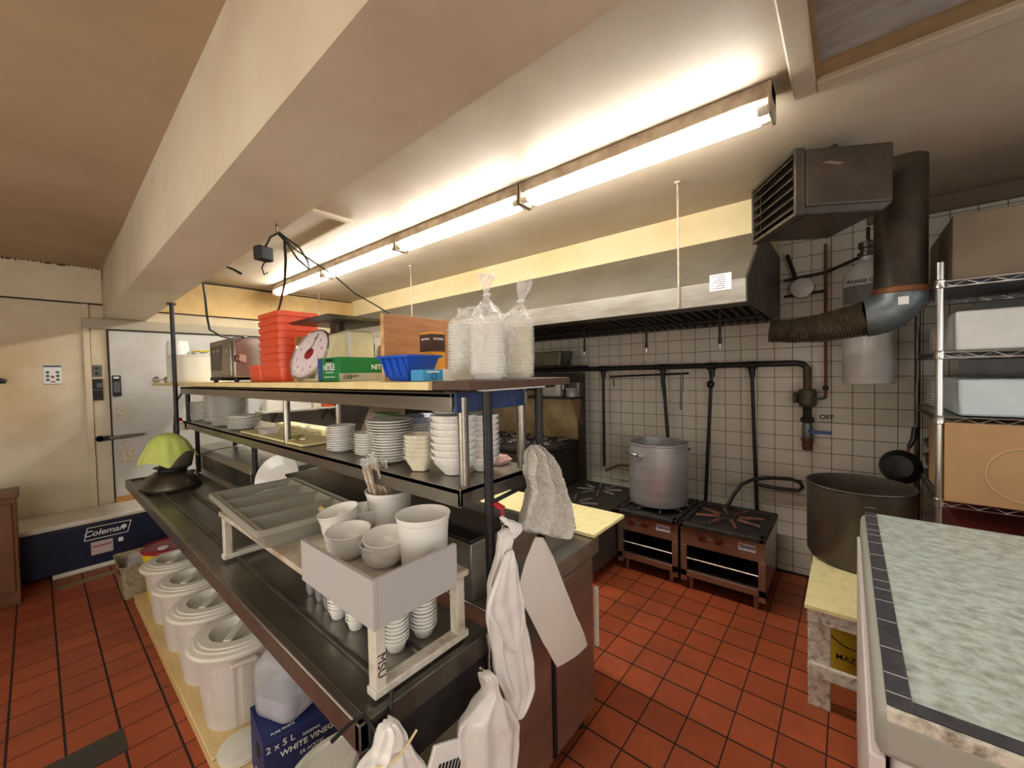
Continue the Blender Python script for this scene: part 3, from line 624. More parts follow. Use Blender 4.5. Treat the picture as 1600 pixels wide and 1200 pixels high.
# clutter
tag(finish(B().box(.82,1.13,2.02,2.92,Z2,Z2+.012),'shelf_mat',m_cut,bevel=.003),'cream cutting board lying on the middle shelf','cutting board')
tag(finish(B().box(1.04,1.14,2.3,2.98,Z2+.013,Z2+.034),'wood_strip',m_cut,bevel=.003),'pale strip lying at the back of the cream board','strip')
b=B(); b.bin((.88,2.62),[(.08,.1,Z2+.013),(.1,.12,Z2+.04),(.11,.13,Z2+.042)],.02); tag(finish(b,'clear_container',m_clearb,solid=.002),'small clear takeaway container on the cream board','container')
b=B(); b.bin((1.0,2.5),[(.09,.2,Z2+.035),(.07,.15,Z2+.06),(.03,.05,Z2+.065)],.02,capt=True).wobble(.012,40); tag(finish(b,'crumpled_film',m_wrap),'crumpled clear plastic film on the pale strip','plastic film')
for k in range(9):
    x,y=.85+random.random()*.2,2.08+random.random()*.25
    b=B(); b.tube([(x,y,Z2+.017),(x+random.uniform(-.03,.03),y+random.uniform(-.03,.03),Z2+.022),(x+random.uniform(-.04,.04),y+random.uniform(.01,.05),Z2+.017)],.004,6)
    tag(finish(b,'wrapped_sweet',m_foamc if k%2 else mat('olive_wrapper',(150,150,80),.4)),'small wrapped piece scattered on the near part of the cream board','sweet','wrapped pieces on the cream board')
t=thing('clamp_light','cream block clamp with red knob fixed to the far corner of the middle shelf','clamp',(.78,4.27,1.2))
finish(B().box(.745,.815,4.22,4.30,1.185,1.245),'block',m_foamc,t,bevel=.004)
finish(B().box(.79,.82,4.16,4.22,1.195,1.25),'wood_jaw',m_brownwood,t,bevel=.003)
finish(B().cyl((.77,4.27,1.26),(.77,4.27,1.29),.022,.012,10),'knob',m_red,t)
b=B(); b.tube([(.80,4.30,1.5),(.76,4.33,1.42),(.74,4.33,1.2),(.75,4.32,1.0)],.008,8); tag(finish(b,'power_cord',m_rubber),'black cord hanging down the far shelf post','cord')
# scale with lime cloth on the counter
t=thing('food_mixer_scale','dark domed kitchen scale with steel bowl at the far end of the counter','scale',(.62,3.72,.84))
b=B(); b.lathe([(.15,.846),(.158,.86),(.15,.885),(.115,.93),(.085,.955),(0,.96)],(.60,3.70,0),40,sx=1.05,sy=1.25); finish(b,'domed_base',m_dsteel,t)
b=B(); b.lathe([(.16,.841),(.166,.846),(.16,.858)],(.60,3.70,0),40,sx=1.05,sy=1.25); finish(b,'rubber_skirt',m_ink,t)
b=B(); b.lathe([(.08,.955),(.085,.962),(.085,.975),(.11,.985)],(.62,3.72,0),36); finish(b,'neck',m_ink,t)
b=B(); b.lathe([(.08,.975),(.088,1.0),(.098,1.06),(.098,1.085),(.094,1.085),(.084,1.0),(0,.985)],(.645,3.72,0),36); finish(b,'steel_bowl',m_steel,t)
def drape_over(cx,cy,z,r,drop,seed,m,name,label,cat,corn=4,ph=.4):
    b=B(); n=48; rings=[]
    c=b.bm.verts.new((cx,cy,z+.012))
    for k in range(1,13):
        s=k/12; ring=[]
        for i in range(n):
            a=2*PI*i/n; sq=1/max(abs(math.cos(a+ph)),abs(math.sin(a+ph)))
            R=r*sq*.92; L=s*(r+drop)*sq*.9; fold=math.sin(a*7+seed)*.5+math.sin(a*11+seed*2)*.5
            if L<r: rad=L; zz=z+.012-.02*(L/r)**2
            else: rad=r+(L-r)*.40+.016*min(1,(L-r)/.04)+fold*.010*min(1,(L-r)/.06); zz=z-.008-(L-r)*.80-(.06*max(0,math.cos(a-3.9))**2)*min(1,(L-r)/.1)
            ring.append(b.bm.verts.new((cx+rad*math.cos(a),cy+rad*math.sin(a),zz)))
        rings.append(ring)
    for i in range(n): b.bm.faces.new((c,rings[0][i],rings[0][(i+1)%n]))
    b.skin(rings,False)
    return tag(finish(b.wobble(.003,14,seed),name,m,solid=.003,sub=1),label,cat)
finish(B().cyl((.605,3.745,.99),(.605,3.745,1.205),.058,.054,28),'inner_canister',m_steel,t)
drape_over(.60,3.745,1.212,.068,.165,1.3,m_lime,'cleaning_cloth','lime green cloth draped over the steel bowl of the domed scale','cloth',ph=.9)
# ================================================================== things on the top board
ZB=1.5805
t=thing('white_tub','large white plastic tub at the far end of the overshelf','tub',(.93,4.42,ZB))
finish(B().lathe([(.19,ZB),(.195,ZB+.004),(.205,ZB+.22),(.215,ZB+.225),(.215,ZB+.235),(.20,ZB+.232),(.188,ZB+.01),(0,ZB+.01)],(.945,4.42,0),44),'tub_body',m_plastw,t)
for k,(x,y) in enumerate(((.80,4.62),(.835,4.56),(.875,4.60))):
    t=thing('paper_cups','inverted stack of white paper cups standing behind the big white tub','cups',(x,y,ZB),'white paper cup stacks')
    finish(B().lathe([(.043,ZB),(.043,ZB+.30),(.034,ZB+.37),(.030,ZB+.372),(0,ZB+.372)],(x,y,0),24),'stacked_cups',m_wht,t)
    finish(B().lathe([(.045,ZB+.30),(.045,ZB+.306),(.043,ZB+.306)],(x,y,0),24),'rim',m_wht,t)
t=thing('metal_drawer_knobs','small polished metal spool lying on the board end left of the white tub','metal spool',(.76,4.88,ZB))
b=B(); b.cyl((.735,4.94,ZB+.03),(.79,4.84,ZB+.03),.008,None,10); finish(b,'spindle',m_chrome,t)
finish(B().cyl((.728,4.953,ZB+.03),(.735,4.94,ZB+.03),.03,None,18),'disc',m_chrome,t)
finish(B().cyl((.79,4.84,ZB+.03),(.797,4.827,ZB+.03),.03,None,18),'disc',m_chrome,t)
t=thing('yellow_handled_tool','flat metal tool with yellow edge poking out behind the white tub','tool',(1.0,4.2,ZB))
finish(B().box(.93,1.0,4.30,4.6,ZB+.24,ZB+.27,rot=((.96,4.45,ZB+.25),math.radians(4),'X')),'blade',m_chrome,t,bevel=.003)
finish(B().box(.93,1.0,4.30,4.6,ZB+.271,ZB+.285,rot=((.96,4.45,ZB+.25),math.radians(4),'X')),'yellow_grip',m_yel,t,bevel=.003)
# stainless toaster oven
t=thing('toaster_oven','battered stainless toaster oven on the overshelf between white tub and orange tubs','oven',(.97,3.25,ZB))
finish(B().box(.82,1.12,2.98,3.52,ZB+.03,ZB+.285),'shell',m_steel,t,bevel=.006)
finish(B().box(.81,.82,3.02,3.20,ZB+.04,ZB+.26),'control_panel',m_steel,t,bevel=.004)
finish(B().box(.812,.82,3.22,3.48,ZB+.08,ZB+.25),'door_panel',m_dsteel,t,bevel=.01)
for y,z in ((3.27,.21),(3.36,.21),(3.09,.2)): finish(B().cyl((.805,y,ZB+z),(.812,y,ZB+z),.012,None,12),'knob',m_chrome,t)
b=B()
for k in range(12): b.box(.83,1.1,3.0+.042*k,3.012+.042*k,ZB+.285,ZB+.2875)
finish(b,'top_vents',m_ink,t)['kind']='stuff'
finish(B().box(.81,1.1,3.24,3.50,ZB+.012,ZB+.035),'crumb_tray',m_ink,t,bevel=.003)
for x,y in ((.84,3.02),(1.09,3.02),(.84,3.48),(1.09,3.48)): finish(B().cyl((x,y,ZB),(x,y,ZB+.03),.014,None,10),'foot',m_ink,t)
# orange tubs: nested stack
lab='orange plastic tub in the tall nested stack on the overshelf'
def tub(z): return [(.195,.30,z),(.20,.305,z+.004),(.206,.311,z+.078),(.218,.323,z+.080),(.221,.326,z+.105),(.214,.319,z+.105),(.200,.305,z+.080),(.190,.295,z+.008)]
p=tag(finish(B().bin((.95,2.47),tub(ZB),.035).poly([(.90,2.40,ZB+.008),(1.0,2.40,ZB+.008),(1.0,2.55,ZB+.008),(.90,2.55,ZB+.008)]),'orange_tub',m_orange),lab,'tub','nested orange tubs')
for k in range(1,8): dup(p,(0,0,.0395*k),lab,group='nested orange tubs')
o=tag(finish(B().bin((.93,2.76),tub(ZB),.035),'orange_tub',m_orange,ang=30),'single low orange tub peeking out beside the foot of the orange stack','tub'); o.scale=(.7,.6,.95)
t=thing('pink_tag','small pinkish tag on a black wire loop in front of the orange tubs','tag',(.79,2.72,ZB+.12))
finish(B().box(.785,.795,2.66,2.76,ZB+.12,ZB+.16,rot=((.79,2.7,ZB+.14),.15,'X')),'tag_plate',mat('pink_tag',(216,170,160),.5),t,bevel=.003)
finish(B().tube([(.79,2.77,ZB+.155),(.785,2.84,ZB+.16),(.785,2.85,ZB+.13),(.79,2.78,ZB+.125)],.004,6),'wire_loop',m_ink,t)
# scale with dial
t=thing('dial_scale','big cream dial scale with steel platform between orange tubs and glove box','scale',(.95,1.98,ZB))
b=B(); b.prism([(.86,1.88,ZB+.01),(1.14,1.88,ZB+.01),(1.14,1.88,ZB+.235),(1.12,1.88,ZB+.25),(1.0,1.88,ZB+.25),(.93,1.88,ZB+.225)],(0,.22,0)); finish(b,'body',m_creamm,t,bevel=.012)
finish(B().box(.83,1.13,1.885,2.115,ZB,ZB+.015),'base_plate',m_creamm,t,bevel=.003)
dn=Vector((-.88,-.15,.42)).normalized(); dc=Vector((.875,2.03,ZB+.135))
finish(B().lathe([(.125,-.03),(.135,-.025),(.138,.0),(.132,.008),(.126,.004)],dc,44,axis=dn,caps=False),'dial_rim',m_glassy,t)
finish(B().lathe([(.127,.0005),(.127,.002),(0,.0021)],dc,44,axis=dn),'dial_face',m_dial,t)
ux=Vector((0,0,1)).cross(dn).normalized(); uy=dn.cross(ux)
b=B(); b.cyl(dc+dn*.002,dc+dn*.006,.030,None,20); o=finish(b,'red_hub',m_red,t)
b=B(); b.tube([dc+dn*.008,dc+dn*.008+uy*.11+ux*.02],.0016,5); finish(b,'pointer',m_ink,t)
b=B()
for k in range(60):
    a=2*PI*k/60; r1=.112 if k%5 else .102
    b.tube([dc+dn*.0026+(ux*math.cos(a)+uy*math.sin(a))*r1,dc+dn*.0026+(ux*math.cos(a)+uy*math.sin(a))*.12],.0007,4)
o=finish(b,'tick_marks',mat('pink_ink',(176,90,110),.5),t); o['kind']='stuff'
for k in range(10):
    a=2*PI*k/10+PI/2; q=dc+dn*.0028+(ux*math.cos(a)+uy*math.sin(a))*.088
    text(str(k if k else 10),.022,q,ux,uy,mat('pink_ink2',(170,80,100),.5),t,'numeral')
for x in (.99,1.03): finish(B().box(x-.008,x+.008,1.97,2.03,ZB+.24,ZB+.29),'platform_post',m_dsteel,t)
b=B(); b.hexa([(.87,1.80,ZB+.292),(1.20,1.80,ZB+.292),(1.20,2.20,ZB+.292),(.87,2.20,ZB+.292),(.85,1.78,ZB+.304),(1.22,1.78,ZB+.304),(1.22,2.22,ZB+.304),(.85,2.22,ZB+.304)]).wobble(.004,6); finish(b,'platform',m_dsteel,t,bevel=.002)
finish(B().bin((1.0,1.872),[(.022,.004,ZB+.11),(.022,.004,ZB+.23)],.0015,capt=True),'clear_handle',m_clearb,t)
# boards leaning
tag(finish(B().box(.90,1.06,2.255,2.268,ZB,ZB+.24,rot=((.97,2.26,ZB),.04,'X')),'upright_board',m_ply,bevel=.002),'small upright brown panel between the orange tubs and the dial','panel')
t=thing('plywood_panel','tall plywood board standing upright behind the blue bin','board',(1.02,1.40,ZB))
finish(B().box(.85,1.235,1.335,1.352,ZB,ZB+.255),'plywood_face',m_ply,t,bevel=.001)
finish(B().box(.846,.850,1.335,1.352,ZB,ZB+.255),'edge_strip',m_plyedge,t)
tag(finish(B().box(1.06,1.20,1.70,1.72,ZB,ZB+.165),'wood_block',m_ply,bevel=.001),'orange-brown wood board standing between the scale and the tall plywood board','board')
tag(finish(B().box(1.06,1.21,1.735,1.75,ZB,ZB+.20),'white_board',m_lid,bevel=.002),'thin white board just behind the orange-brown wood board','board')
# glove box
t=thing('glove_box','green glove carton with blue edge lying in front of the dial scale','box',(.89,1.66,ZB))
finish(B().box(.785,1.045,1.555,1.74,ZB,ZB+.10),'carton',m_green,t,bevel=.002)
finish(B().box(.7835,1.0465,1.5535,1.556,ZB+.001,ZB+.034),'grey_band',mat('grey_print_band',(176,176,160),.5),t)
finish(B().box(.7825,.785,1.712,1.741,ZB+.002,ZB+.098),'blue_stripe',mat('blue_print',(40,70,150),.5),t,bevel=.001)
text('NITILE',.034,(.783,1.64,ZB+.058),NY,UZ,m_wht,t,bold=.0006); text('KIRKLAND',.012,(.783,1.64,ZB+.088),NY,UZ,m_ink,t,bold=.0006)
b=B(); 
for k,(z,w_) in enumerate(((.074,.06),(.037,.07),(.018,.09))): b.box(.7835,.785,1.64-w_/2,1.64+w_/2,ZB+z,ZB+z+.003)
o=finish(b,'small_print_lines',m_wht,t); o['kind']='stuff'
text('150',.026,(.815,1.5525,ZB+.018),UX,UZ,m_ink,t); text('GLOVES',.008,(.85,1.5525,ZB+.022),UX,UZ,m_ink,t); text('NITILE',.030,(.965,1.5525,ZB+.058),UX,UZ,m_wht,t,bold=.0005)
# blue bin
t=thing('blue_parts_bin','bright blue stacking bin on the overshelf in front of the plywood board','bin',(.85,1.18,ZB))
finish(B().bin((.852,1.185),[(.09,.11,ZB+.001),(.10,.12,ZB+.01),(.135,.165,ZB+.078),(.155,.185,ZB+.08),(.155,.185,ZB+.088),(.143,.173,ZB+.088),(.095,.115,ZB+.012)],.006,2).poly([(.815,1.14,ZB+.012),(.89,1.14,ZB+.012),(.89,1.23,ZB+.012),(.815,1.23,ZB+.012)]),'bin_body',m_blue,t,ang=30)
for k in range(4):
    y=1.125+.04*k; finish(B().hexa([(.798,y-.004,ZB+.015),(.802,y-.004,ZB+.015),(.802,y+.004,ZB+.015),(.798,y+.004,ZB+.015),(.776,y-.004,ZB+.078),(.787,y-.004,ZB+.078),(.787,y+.004,ZB+.078),(.776,y+.004,ZB+.078)]),'rib',m_blue,t)
t=thing('light_blue_box','small light blue and white carton lying beside the blue bin','box',(.81,1.01,ZB))
finish(B().box(.748,.862,.975,1.035,ZB+.0015,ZB+.036),'carton',m_skyblue,t,bevel=.001)
finish(B().box(.825,.8635,.9735,1.0365,ZB+.001,ZB+.037),'white_half',m_wht,t)
finish(B().lathe([(.0085,0),(.0105,0),(.0105,.001),(.0085,.001),(.0085,0)],(.79,.975,ZB+.014),24,axis=(0,-1,0),caps=False),'ring_print',m_ink,t)
finish(B().box(.762,.812,.9742,.9752,ZB+.027,ZB+.031),'title_print',m_wht,t)
t=thing('yellow_brown_box','tall yellow and dark brown carton standing against the plywood','box',(.95,1.18,ZB))
finish(B().box(.925,.985,1.15,1.215,ZB,ZB+.175),'carton',m_yellowcard,t,bevel=.001)
finish(B().box(.9235,.9865,1.1485,1.2165,ZB+.105,ZB+.168),'brown_band',m_browncard,t)
for i,(s,z) in enumerate((('MICHELIN'[:0]+'BREWERS',.15),)):
    text(s,.011,(.955,1.148,ZB+z),UX,UZ,m_wht,t); text(s,.011,(.923,1.183,ZB+z),NY,UZ,m_wht,t)
# foam containers in tied bags
def bagstack(cx,cy,w,d,n,dz,mm,lab,ang,topz,htop,name2,tie=(0,0)):
    p=tag(finish(B().bin((cx,cy),[(w*.80,d*.80,0),(w*.82,d*.82,.003),(w*.96,d*.96,.018),(w,d,.020),(w,d,.0225),(w*.94,d*.94,.0215),(w*.78,d*.78,.005)],.02,3,ang=ang,capb=False),'foam_container',mm,loc=(cx,cy,0)),lab,'container',lab+' stack')
    p.location.z=ZBB
    for k in range(1,n): dup(p,(0,0,dz*k),lab,group=lab+' stack')
    H=dz*n+.02
    t=thing('plastic_bag',name2,'bag',(cx,cy,ZBB))
    b=B(); secs=[]
    w2,d2=w*1.06,d*1.06
    rings=[]; n_=12*4+4
    prof=[(1.0,.004),(1.03,.03),(1.02,H*.35),(1.04,H*.7),(1.03,H*.97),(.90,H+.018),(.60,H+.04),(.30,H+.06),(.14,H+.072),(.10,H+.082),(.13,H+.092),(.30,H+.115),(.42,H+.135),(.36,H+.15)] if htop else [(1.0,.004),(1.03,.03),(1.02,H*.5),(1.03,H*.97),(.85,H+.012),(.55,H+.03),(.62,H+.045),(.5,H+.05)]
    for i,(s,z) in enumerate(prof):
        ring=[]
        for k in range(48):
            a=2*PI*k/48; ca,sa=math.cos(a),math.sin(a)
            sq=1/max(abs(ca)**4+abs(sa)**4,1e-6)**.25
            sq=sq if z<H+.02 else 1+ .18*math.sin(7*a+i*.3)+.10*math.sin(13*a)
            x=w2/2*s*sq*ca; y=d2/2*s*sq*sa
            X=x*math.cos(ang)-y*math.sin(ang)+tie[0]*max(0,z-H)*6; Y=x*math.sin(ang)+y*math.cos(ang)+tie[1]*max(0,z-H)*6
            ring.append(b.bm.verts.new((cx+X,cy+Y,ZBB+z)))
        rings.append(ring)
    b.skin(rings,False); b.wobble(.006,26,cx*9)
    finish(b,'film_bag',m_bag,t,sub=1)
    if htop: finish(B().lathe([(.010,H+.078),(.014,H+.082),(.010,H+.086)],(cx+tie[0]*.5,cy+tie[1]*.5,ZBB),16),'tie',m_wht,t)
ZBB=ZB+.001
bagstack(.99,1.02,.125,.125,17,.0105,m_foam,'white foam container in the rear-left bag behind the tied pair',.4,0,False,'loosely open clear bag of white foam containers, leftmost of the three bags')
ZBB=1.5825
bagstack(.905,.853,.105,.105,15,.0105,m_foam,'white foam container in the middle bag on the brown board',.65,0,True,'tied clear bag of white foam containers, tallest of the three bags',tie=(.0,.0))
bagstack(1.05,.862,.112,.112,15,.0105,m_foamc,'cream foam container in the right-hand bag nearest the black post',.55,0,True,'tied clear bag of cream foam containers, rightmost of the three bags',tie=(.03,-.03))
# ================================================================== cords and adapter
t=thing('cable_bundle','tangled black cables hanging from a hook on the beam edge above the orange tubs','cables',(.625,1.70,2.2))
finish(B().tube([(.625,1.70,2.2),(.625,1.70,2.17),(.632,1.69,2.165)],.003,6),'hook',m_copper,t)
finish(B().tube([(.63,1.70,2.165),(.66,1.72,2.15),(.70,1.82,2.10),(.78,2.05,2.05),(.88,2.38,2.01),(.95,2.62,1.985),(.99,2.68,1.93)],.0055,8),'thick_cable',m_rubber,t)
finish(B().tube([(.63,1.70,2.165),(.61,1.72,2.15),(.595,1.74,2.11),(.60,1.76,2.08)],.004,7),'short_lead',m_rubber,t)
finish(B().tube([(.63,1.69,2.165),(.66,1.66,2.13),(.68,1.64,2.11),(.695,1.60,2.05),(.70,1.60,2.02),(.675,1.64,2.06),(.65,1.68,2.13)],.0035,7),'looped_lead',m_rubber,t)
finish(B().tube([(.63,1.69,2.165),(.66,1.64,2.10),(.70,1.58,2.05),(.76,1.52,1.99),(.83,1.50,1.93),(.90,1.44,1.875),(.93,1.40,1.84)],.0028,7),'thin_wire',m_rubber,t)
finish(B().box(.565,.625,1.735,1.775,2.06,2.115,rot=((.6,1.75,2.09),.35,'Z')),'power_adapter',m_ink,t,bevel=.006)
finish(B().tube([(.60,1.76,2.06),(.59,1.765,2.035),(.60,1.77,2.01),(.61,1.765,2.02)],.003,6),'plug_tail',m_rubber,t)
tag(finish(B().tube([(.69,3.05,2.2),(.70,3.06,2.12),(.715,3.1,2.0),(.73,3.12,1.92),(.80,3.16,1.885),(.88,3.2,1.872),(.93,3.1,1.88),(.85,2.9,1.86)],.0065,8),'power_cord',m_rubber),'thick black cord dropping from the beam edge to the toaster oven','cord')
tag(finish(B().tube([(1.12,4.36,ZC),(1.12,4.36,ZC-.02),(1.20,4.32,ZC-.05),(1.27,4.30,ZC-.09)],[.01,.008,.01,.012],8),'ceiling_cable_end',m_rubber),'short black cable stub sticking from the ceiling beyond the beam','cable')
tag(finish(B().tube([(.735,5.33,2.296),(1.5,5.345,2.655),(1.6,5.35,2.655)][:1]+[(.9,5.34,2.64),(1.6,5.34,2.645),(2.1,5.34,2.64)],.008,6),'wall_cable',m_rubber) if False else finish(B().tube([(.80,5.35,2.645),(1.5,5.35,2.648),(2.2,5.35,2.64),(2.9,5.35,2.64)],.008,6),'wall_cable',m_rubber),'black cable running along the top of the yellow far wall','cable')
# ================================================================== under the counter
def bin_can(cx,cy,lab):
    t=thing('storage_bin',lab,'bin',(cx,cy,.055),'round storage bins under the counter')
    b=B(); n=60; rings=[]
    for r,z in ((.13,.0),(.134,.004),(.165,.31),(.166,.312),(.172,.315),(.176,.345),(.18,.35)):
        ring=[]
        for k in range(n):
            a=2*PI*k/n; q=1-(.035 if (k%6 in(0,)) and .002<z<.312 else 0)
            ring.append(b.bm.verts.new((cx+r*q*math.cos(a),cy+r*q*math.sin(a),.055+z)))
        rings.append(ring)
    b.skin(rings,False); b.bm.faces.new(rings[0][::-1]); finish(b,'can_body',m_can,t,ang=20)
    z0=.055+.352
    finish(B().lathe([(.183,z0-.008),(.192,z0-.006),(.195,z0+.004),(.188,z0+.014),(.168,z0+.019),(.166,z0+.024),(.15,z0+.026),(.148,z0+.031),(.112,z0+.034),(.108,z0+.03),(.096,z0-.002),(0,z0-.004)],(cx,cy,0),56),'lid',m_lid,t)
    finish(B().box(cx-.105,cx+.105,cy-.018,cy+.018,z0+.012,z0+.036,rot=((cx,cy,0),math.radians(50),'Z')),'lid_grip',m_lid,t,bevel=.006)
    finish(B().box(-.05,.05,-.015,.015,0,.016).wobble(0,1) if False else B().box(cx-.05,cx+.05,cy-.205,cy-.175,z0-.04,z0-.022,rot=((cx,cy,0),math.radians(-10),'Z')),'side_handle',m_can,t,bevel=.005)
    return t
bin_can(.575,2.19,'nearest of the four white lidded bins under the counter, beside the jug')
bin_can(.575,2.60,'second nearest white lidded bin under the counter')
bin_can(.575,2.995,'third white lidded bin under the counter, second from the red pail lid')
bin_can(.575,3.40,'farthest white lidded bin, touching the yellow pail with red lid')
t=thing('yellow_pail','yellow pail with dark red lid behind the farthest white bin','pail',(.60,3.84,.055))
finish(B().lathe([(.125,.056),(.14,.06),(.148,.34),(.158,.345),(.158,.36),(.15,.362),(.152,.385),(.158,.39)],(.60,3.79,0),40),'pail_body',m_yel,t)
finish(B().lathe([(.158,.392),(.165,.395),(.163,.412),(.15,.416),(.14,.408),(0,.41)],(.60,3.79,0),40),'lid',m_red,t)
finish(B().cyl((.55,3.74,.409),(.55,3.74,.416),.03,None,20),'lid_sticker',m_wht,t)
t=thing('wire_basket','beige perforated plastic basket on the floor in front of the cooler','basket',(.48,4.28,0))
b=B(); b.bin((.47,4.22),[(.20,.34,.001),(.22,.36,.18),(.24,.38,.24),(.245,.385,.245)],.03); finish(b,'basket_body',mat('beige_basket',(170,160,130),.6,var=(120,108,80),vs=40,va=.5),t,solid=.004)
b=B()
for r_ in range(2):
    for k in range(4): b.box(.352,.3555,4.06+.035*k,4.08+.035*k,.185+.025*r_,.200+.025*r_)
o=finish(b,'rim_slots',m_ink,t); o['kind']='stuff'
tag(finish(B().bin((.47,4.16),[(.15,.2,.03),(.17,.22,.2),(.12,.16,.27),(.05,.06,.29)],.04,capt=True).wobble(.02,20),'bagged_goods',m_bag),'clear plastic bag of goods spilling from the beige basket','bag')
# vinegar carton and jug
t=thing('vinegar_carton','dark blue vinegar carton on the planks under the counter end','box',(.60,1.70,.053))
CX,CY=.482,1.605; MR=Matrix.Translation((CX,CY,0))@Matrix.Rotation(math.radians(-7),4,'Z')
R3=MR.to_3x3(); pts=[MR@Vector(p) for p in ((0,0,.053),(.29,0,.053),(.29,.235,.053),(0,.235,.053),(0,0,.283),(.29,0,.283),(.29,.235,.283),(0,.235,.283))]
finish(B().hexa(pts),'carton',m_navycard,t,bevel=.002)
def tq(s,sz,p,xd,yd,**k): text(s,sz,MR@Vector(p),R3@Vector(xd),R3@Vector(yd),m_wht,t,**k)
tq('2 x 5 L',.034,(.055,-.0015,.255),UX,UZ); tq('WHITE VINEGAR',.030,(.165,-.0015,.215),UX,UZ,bold=.0004); tq('ORIGINAL',.014,(.16,-.0015,.243),UX,UZ); tq('5% ACETIC',.018,(.16,-.0015,.18),UX,UZ)
tq('PURE WHITE',.014,(.07,.03,.2835),UX,UY); tq('GRAIN',.02,(-.0015,.12,.10),NY,UZ)
finish(B().cyl(MR@Vector((.0,.10,.20)),MR@Vector((-.003,.10,.20)),.025,None,16),'hand_hole',m_ink,t)
t=thing('plastic_jug','milky plastic jug half full standing on the vinegar carton','jug',(.61,1.75,.285))
cx,cy=.61,1.72; zj=.286
def jugsec(s): return [(w_*s,d_*s,z_) for w_,d_,z_ in ()]
J=[(.145,.165,zj),(.165,.185,zj+.012),(.172,.192,zj+.03),(.172,.192,zj+.17),(.165,.185,zj+.20),(.12,.14,zj+.235),(.06,.07,zj+.255),(.04,.04,zj+.262),(.04,.04,zj+.285)]
finish(B().bin((cx,cy),J,.04,5,ang=.35,capt=True),'jug_shell',m_jug,t)
finish(B().bin((cx,cy),[(.14,.16,zj+.004),(.163,.183,zj+.03),(.163,.183,zj+.088)],.038,5,ang=.35,capt=True),'liquid',m_liquid,t)
finish(B().cyl((cx,cy,zj+.285),(cx,cy,zj+.305),.022,None,18),'cap',m_wht,t)
# lidded box at the bottom of the frame
t=thing('white_pail_with_handle','white lidded container with bar handle at the bottom edge under the counter','container',(.56,1.24,.052))
finish(B().lathe([(.15,.053),(.165,.06),(.18,.29),(.185,.30)],(.60,1.22,0),40),'pail_body',m_can,t)
finish(B().lathe([(.188,.302),(.195,.305),(.193,.325),(.17,.332),(.165,.322),(.07,.322),(0,.32)],(.60,1.22,0),44),'lid',m_lid,t)
finish(B().box(.53,.67,1.205,1.235,.325,.35,rot=((.6,1.22,0),.8,'Z')),'lid_grip',m_lid,t,bevel=.005)
tag(finish(B().lathe([(.10,.053),(.115,.06),(.12,.15),(.124,.155),(.115,.155),(.1,.07),(0,.07)],(.54,1.94-.30,0),36) if False else B().lathe([(.075,.053),(.09,.056),(.092,.075),(.08,.08),(0,.08)],(.51,1.935,0),36),'white_disc',m_lid),'white round lid lying on the planks left of the vinegar carton','lid')
# ================================================================== hanging cloths, aprons and bags at the near end
def hang(rows,folds,amp,m,name,label,cat,thick=.012,wd=(.643,-.766,0),seed=0,sub=1,wob=.004,group=None):
    """rows: (x,y,z,halfwidth); one continuous flattened tube that follows the rows"""
    b=B(); n=44; W_=Vector(wd).normalized(); D_=Vector((W_.y,-W_.x,0)); rings=[]
    pts=[]
    for i in range(len(rows)-1):
        for s in range(3):
            u=s/3; a,c=rows[i],rows[i+1]; pts.append([a[k]*(1-u)+c[k]*u for k in range(4)])
    pts.append(list(rows[-1]))
    for i,(x,y,z,h) in enumerate(pts):
        ring=[]
        for k in range(n):
            a=2*PI*k/n; c,s_=math.cos(a),math.sin(a)
            th=min(thick,h*.7)
            f=amp*math.sin(c*folds*2.2+seed+i*.12)*min(1,h/.04)
            ring.append(b.bm.verts.new(Vector((x,y,z))+W_*(h*c)+D_*(th*s_+f)))
        rings.append(ring)
    b.skin(rings,True); b.wobble(wob,22,seed)
    return tag(finish(b,name,m,sub=sub,ang=80),label,cat,group)
def sheet(Ls,Rs,folds,amp,m,name,label,cat,th=.010,seed=0,wob=.003,sub=1):
    "cloth hanging between a left and a right outline, closed and rounded at both sides"
    b=B(); n=48; rings=[]; LL=[];RR=[]
    for P,Q in ((Ls,LL),(Rs,RR)):
        for i in range(len(P)-1):
            for s in range(3): Q.append(Vector(P[i]).lerp(Vector(P[i+1]),s/3))
        Q.append(Vector(P[-1]))
    for i,(a_,c_) in enumerate(zip(LL,RR)):
        w_=(c_-a_); D_=Vector((w_.y,-w_.x,0)); D_=D_.normalized() if D_.length>1e-6 else Vector((0,-1,0)); mid=(a_+c_)/2; ring=[]
        for k in range(n):
            t_=2*PI*k/n; ct,st=math.cos(t_),math.sin(t_)
            ct2=math.copysign(abs(ct)**.7,ct); f=amp*math.sin(ct2*folds*3+seed+i*.10)*min(1,w_.length/.07)
            ring.append(b.bm.verts.new(mid+w_*(.5*ct2)+D_*(min(th,w_.length*.4)*math.copysign(abs(st)**.8,st)+f)))
        rings.append(ring)
    b.skin(rings,True); b.wobble(wob,24,seed)
    return tag(finish(b,name,m,sub=sub,ang=80),label,cat)
def y_(pts,y,k=.0): return [(x,y+k*i,z) for i,(x,z) in enumerate(pts)]
tw=sheet(y_([(1.028,1.362),(1.002,1.32),(.988,1.28),(1.012,1.233),(.980,1.181),(.952,1.135),(.944,1.115)],.79),y_([(1.046,1.368),(1.10,1.32),(1.135,1.27),(1.175,1.19),(1.205,1.12),(1.225,1.05),(1.20,1.005)],.775),2.2,.026,m_towel,'terry_towel','thick white terry towel draped over the post beside the shelf end','towel',th=.022,seed=.6,wob=.006)
tx=bpy.data.textures.new('terry_loops','CLOUDS'); tx.noise_scale=.007; tx.noise_depth=2
tw.modifiers['subsurf'].levels=3; tw.modifiers['subsurf'].render_levels=3
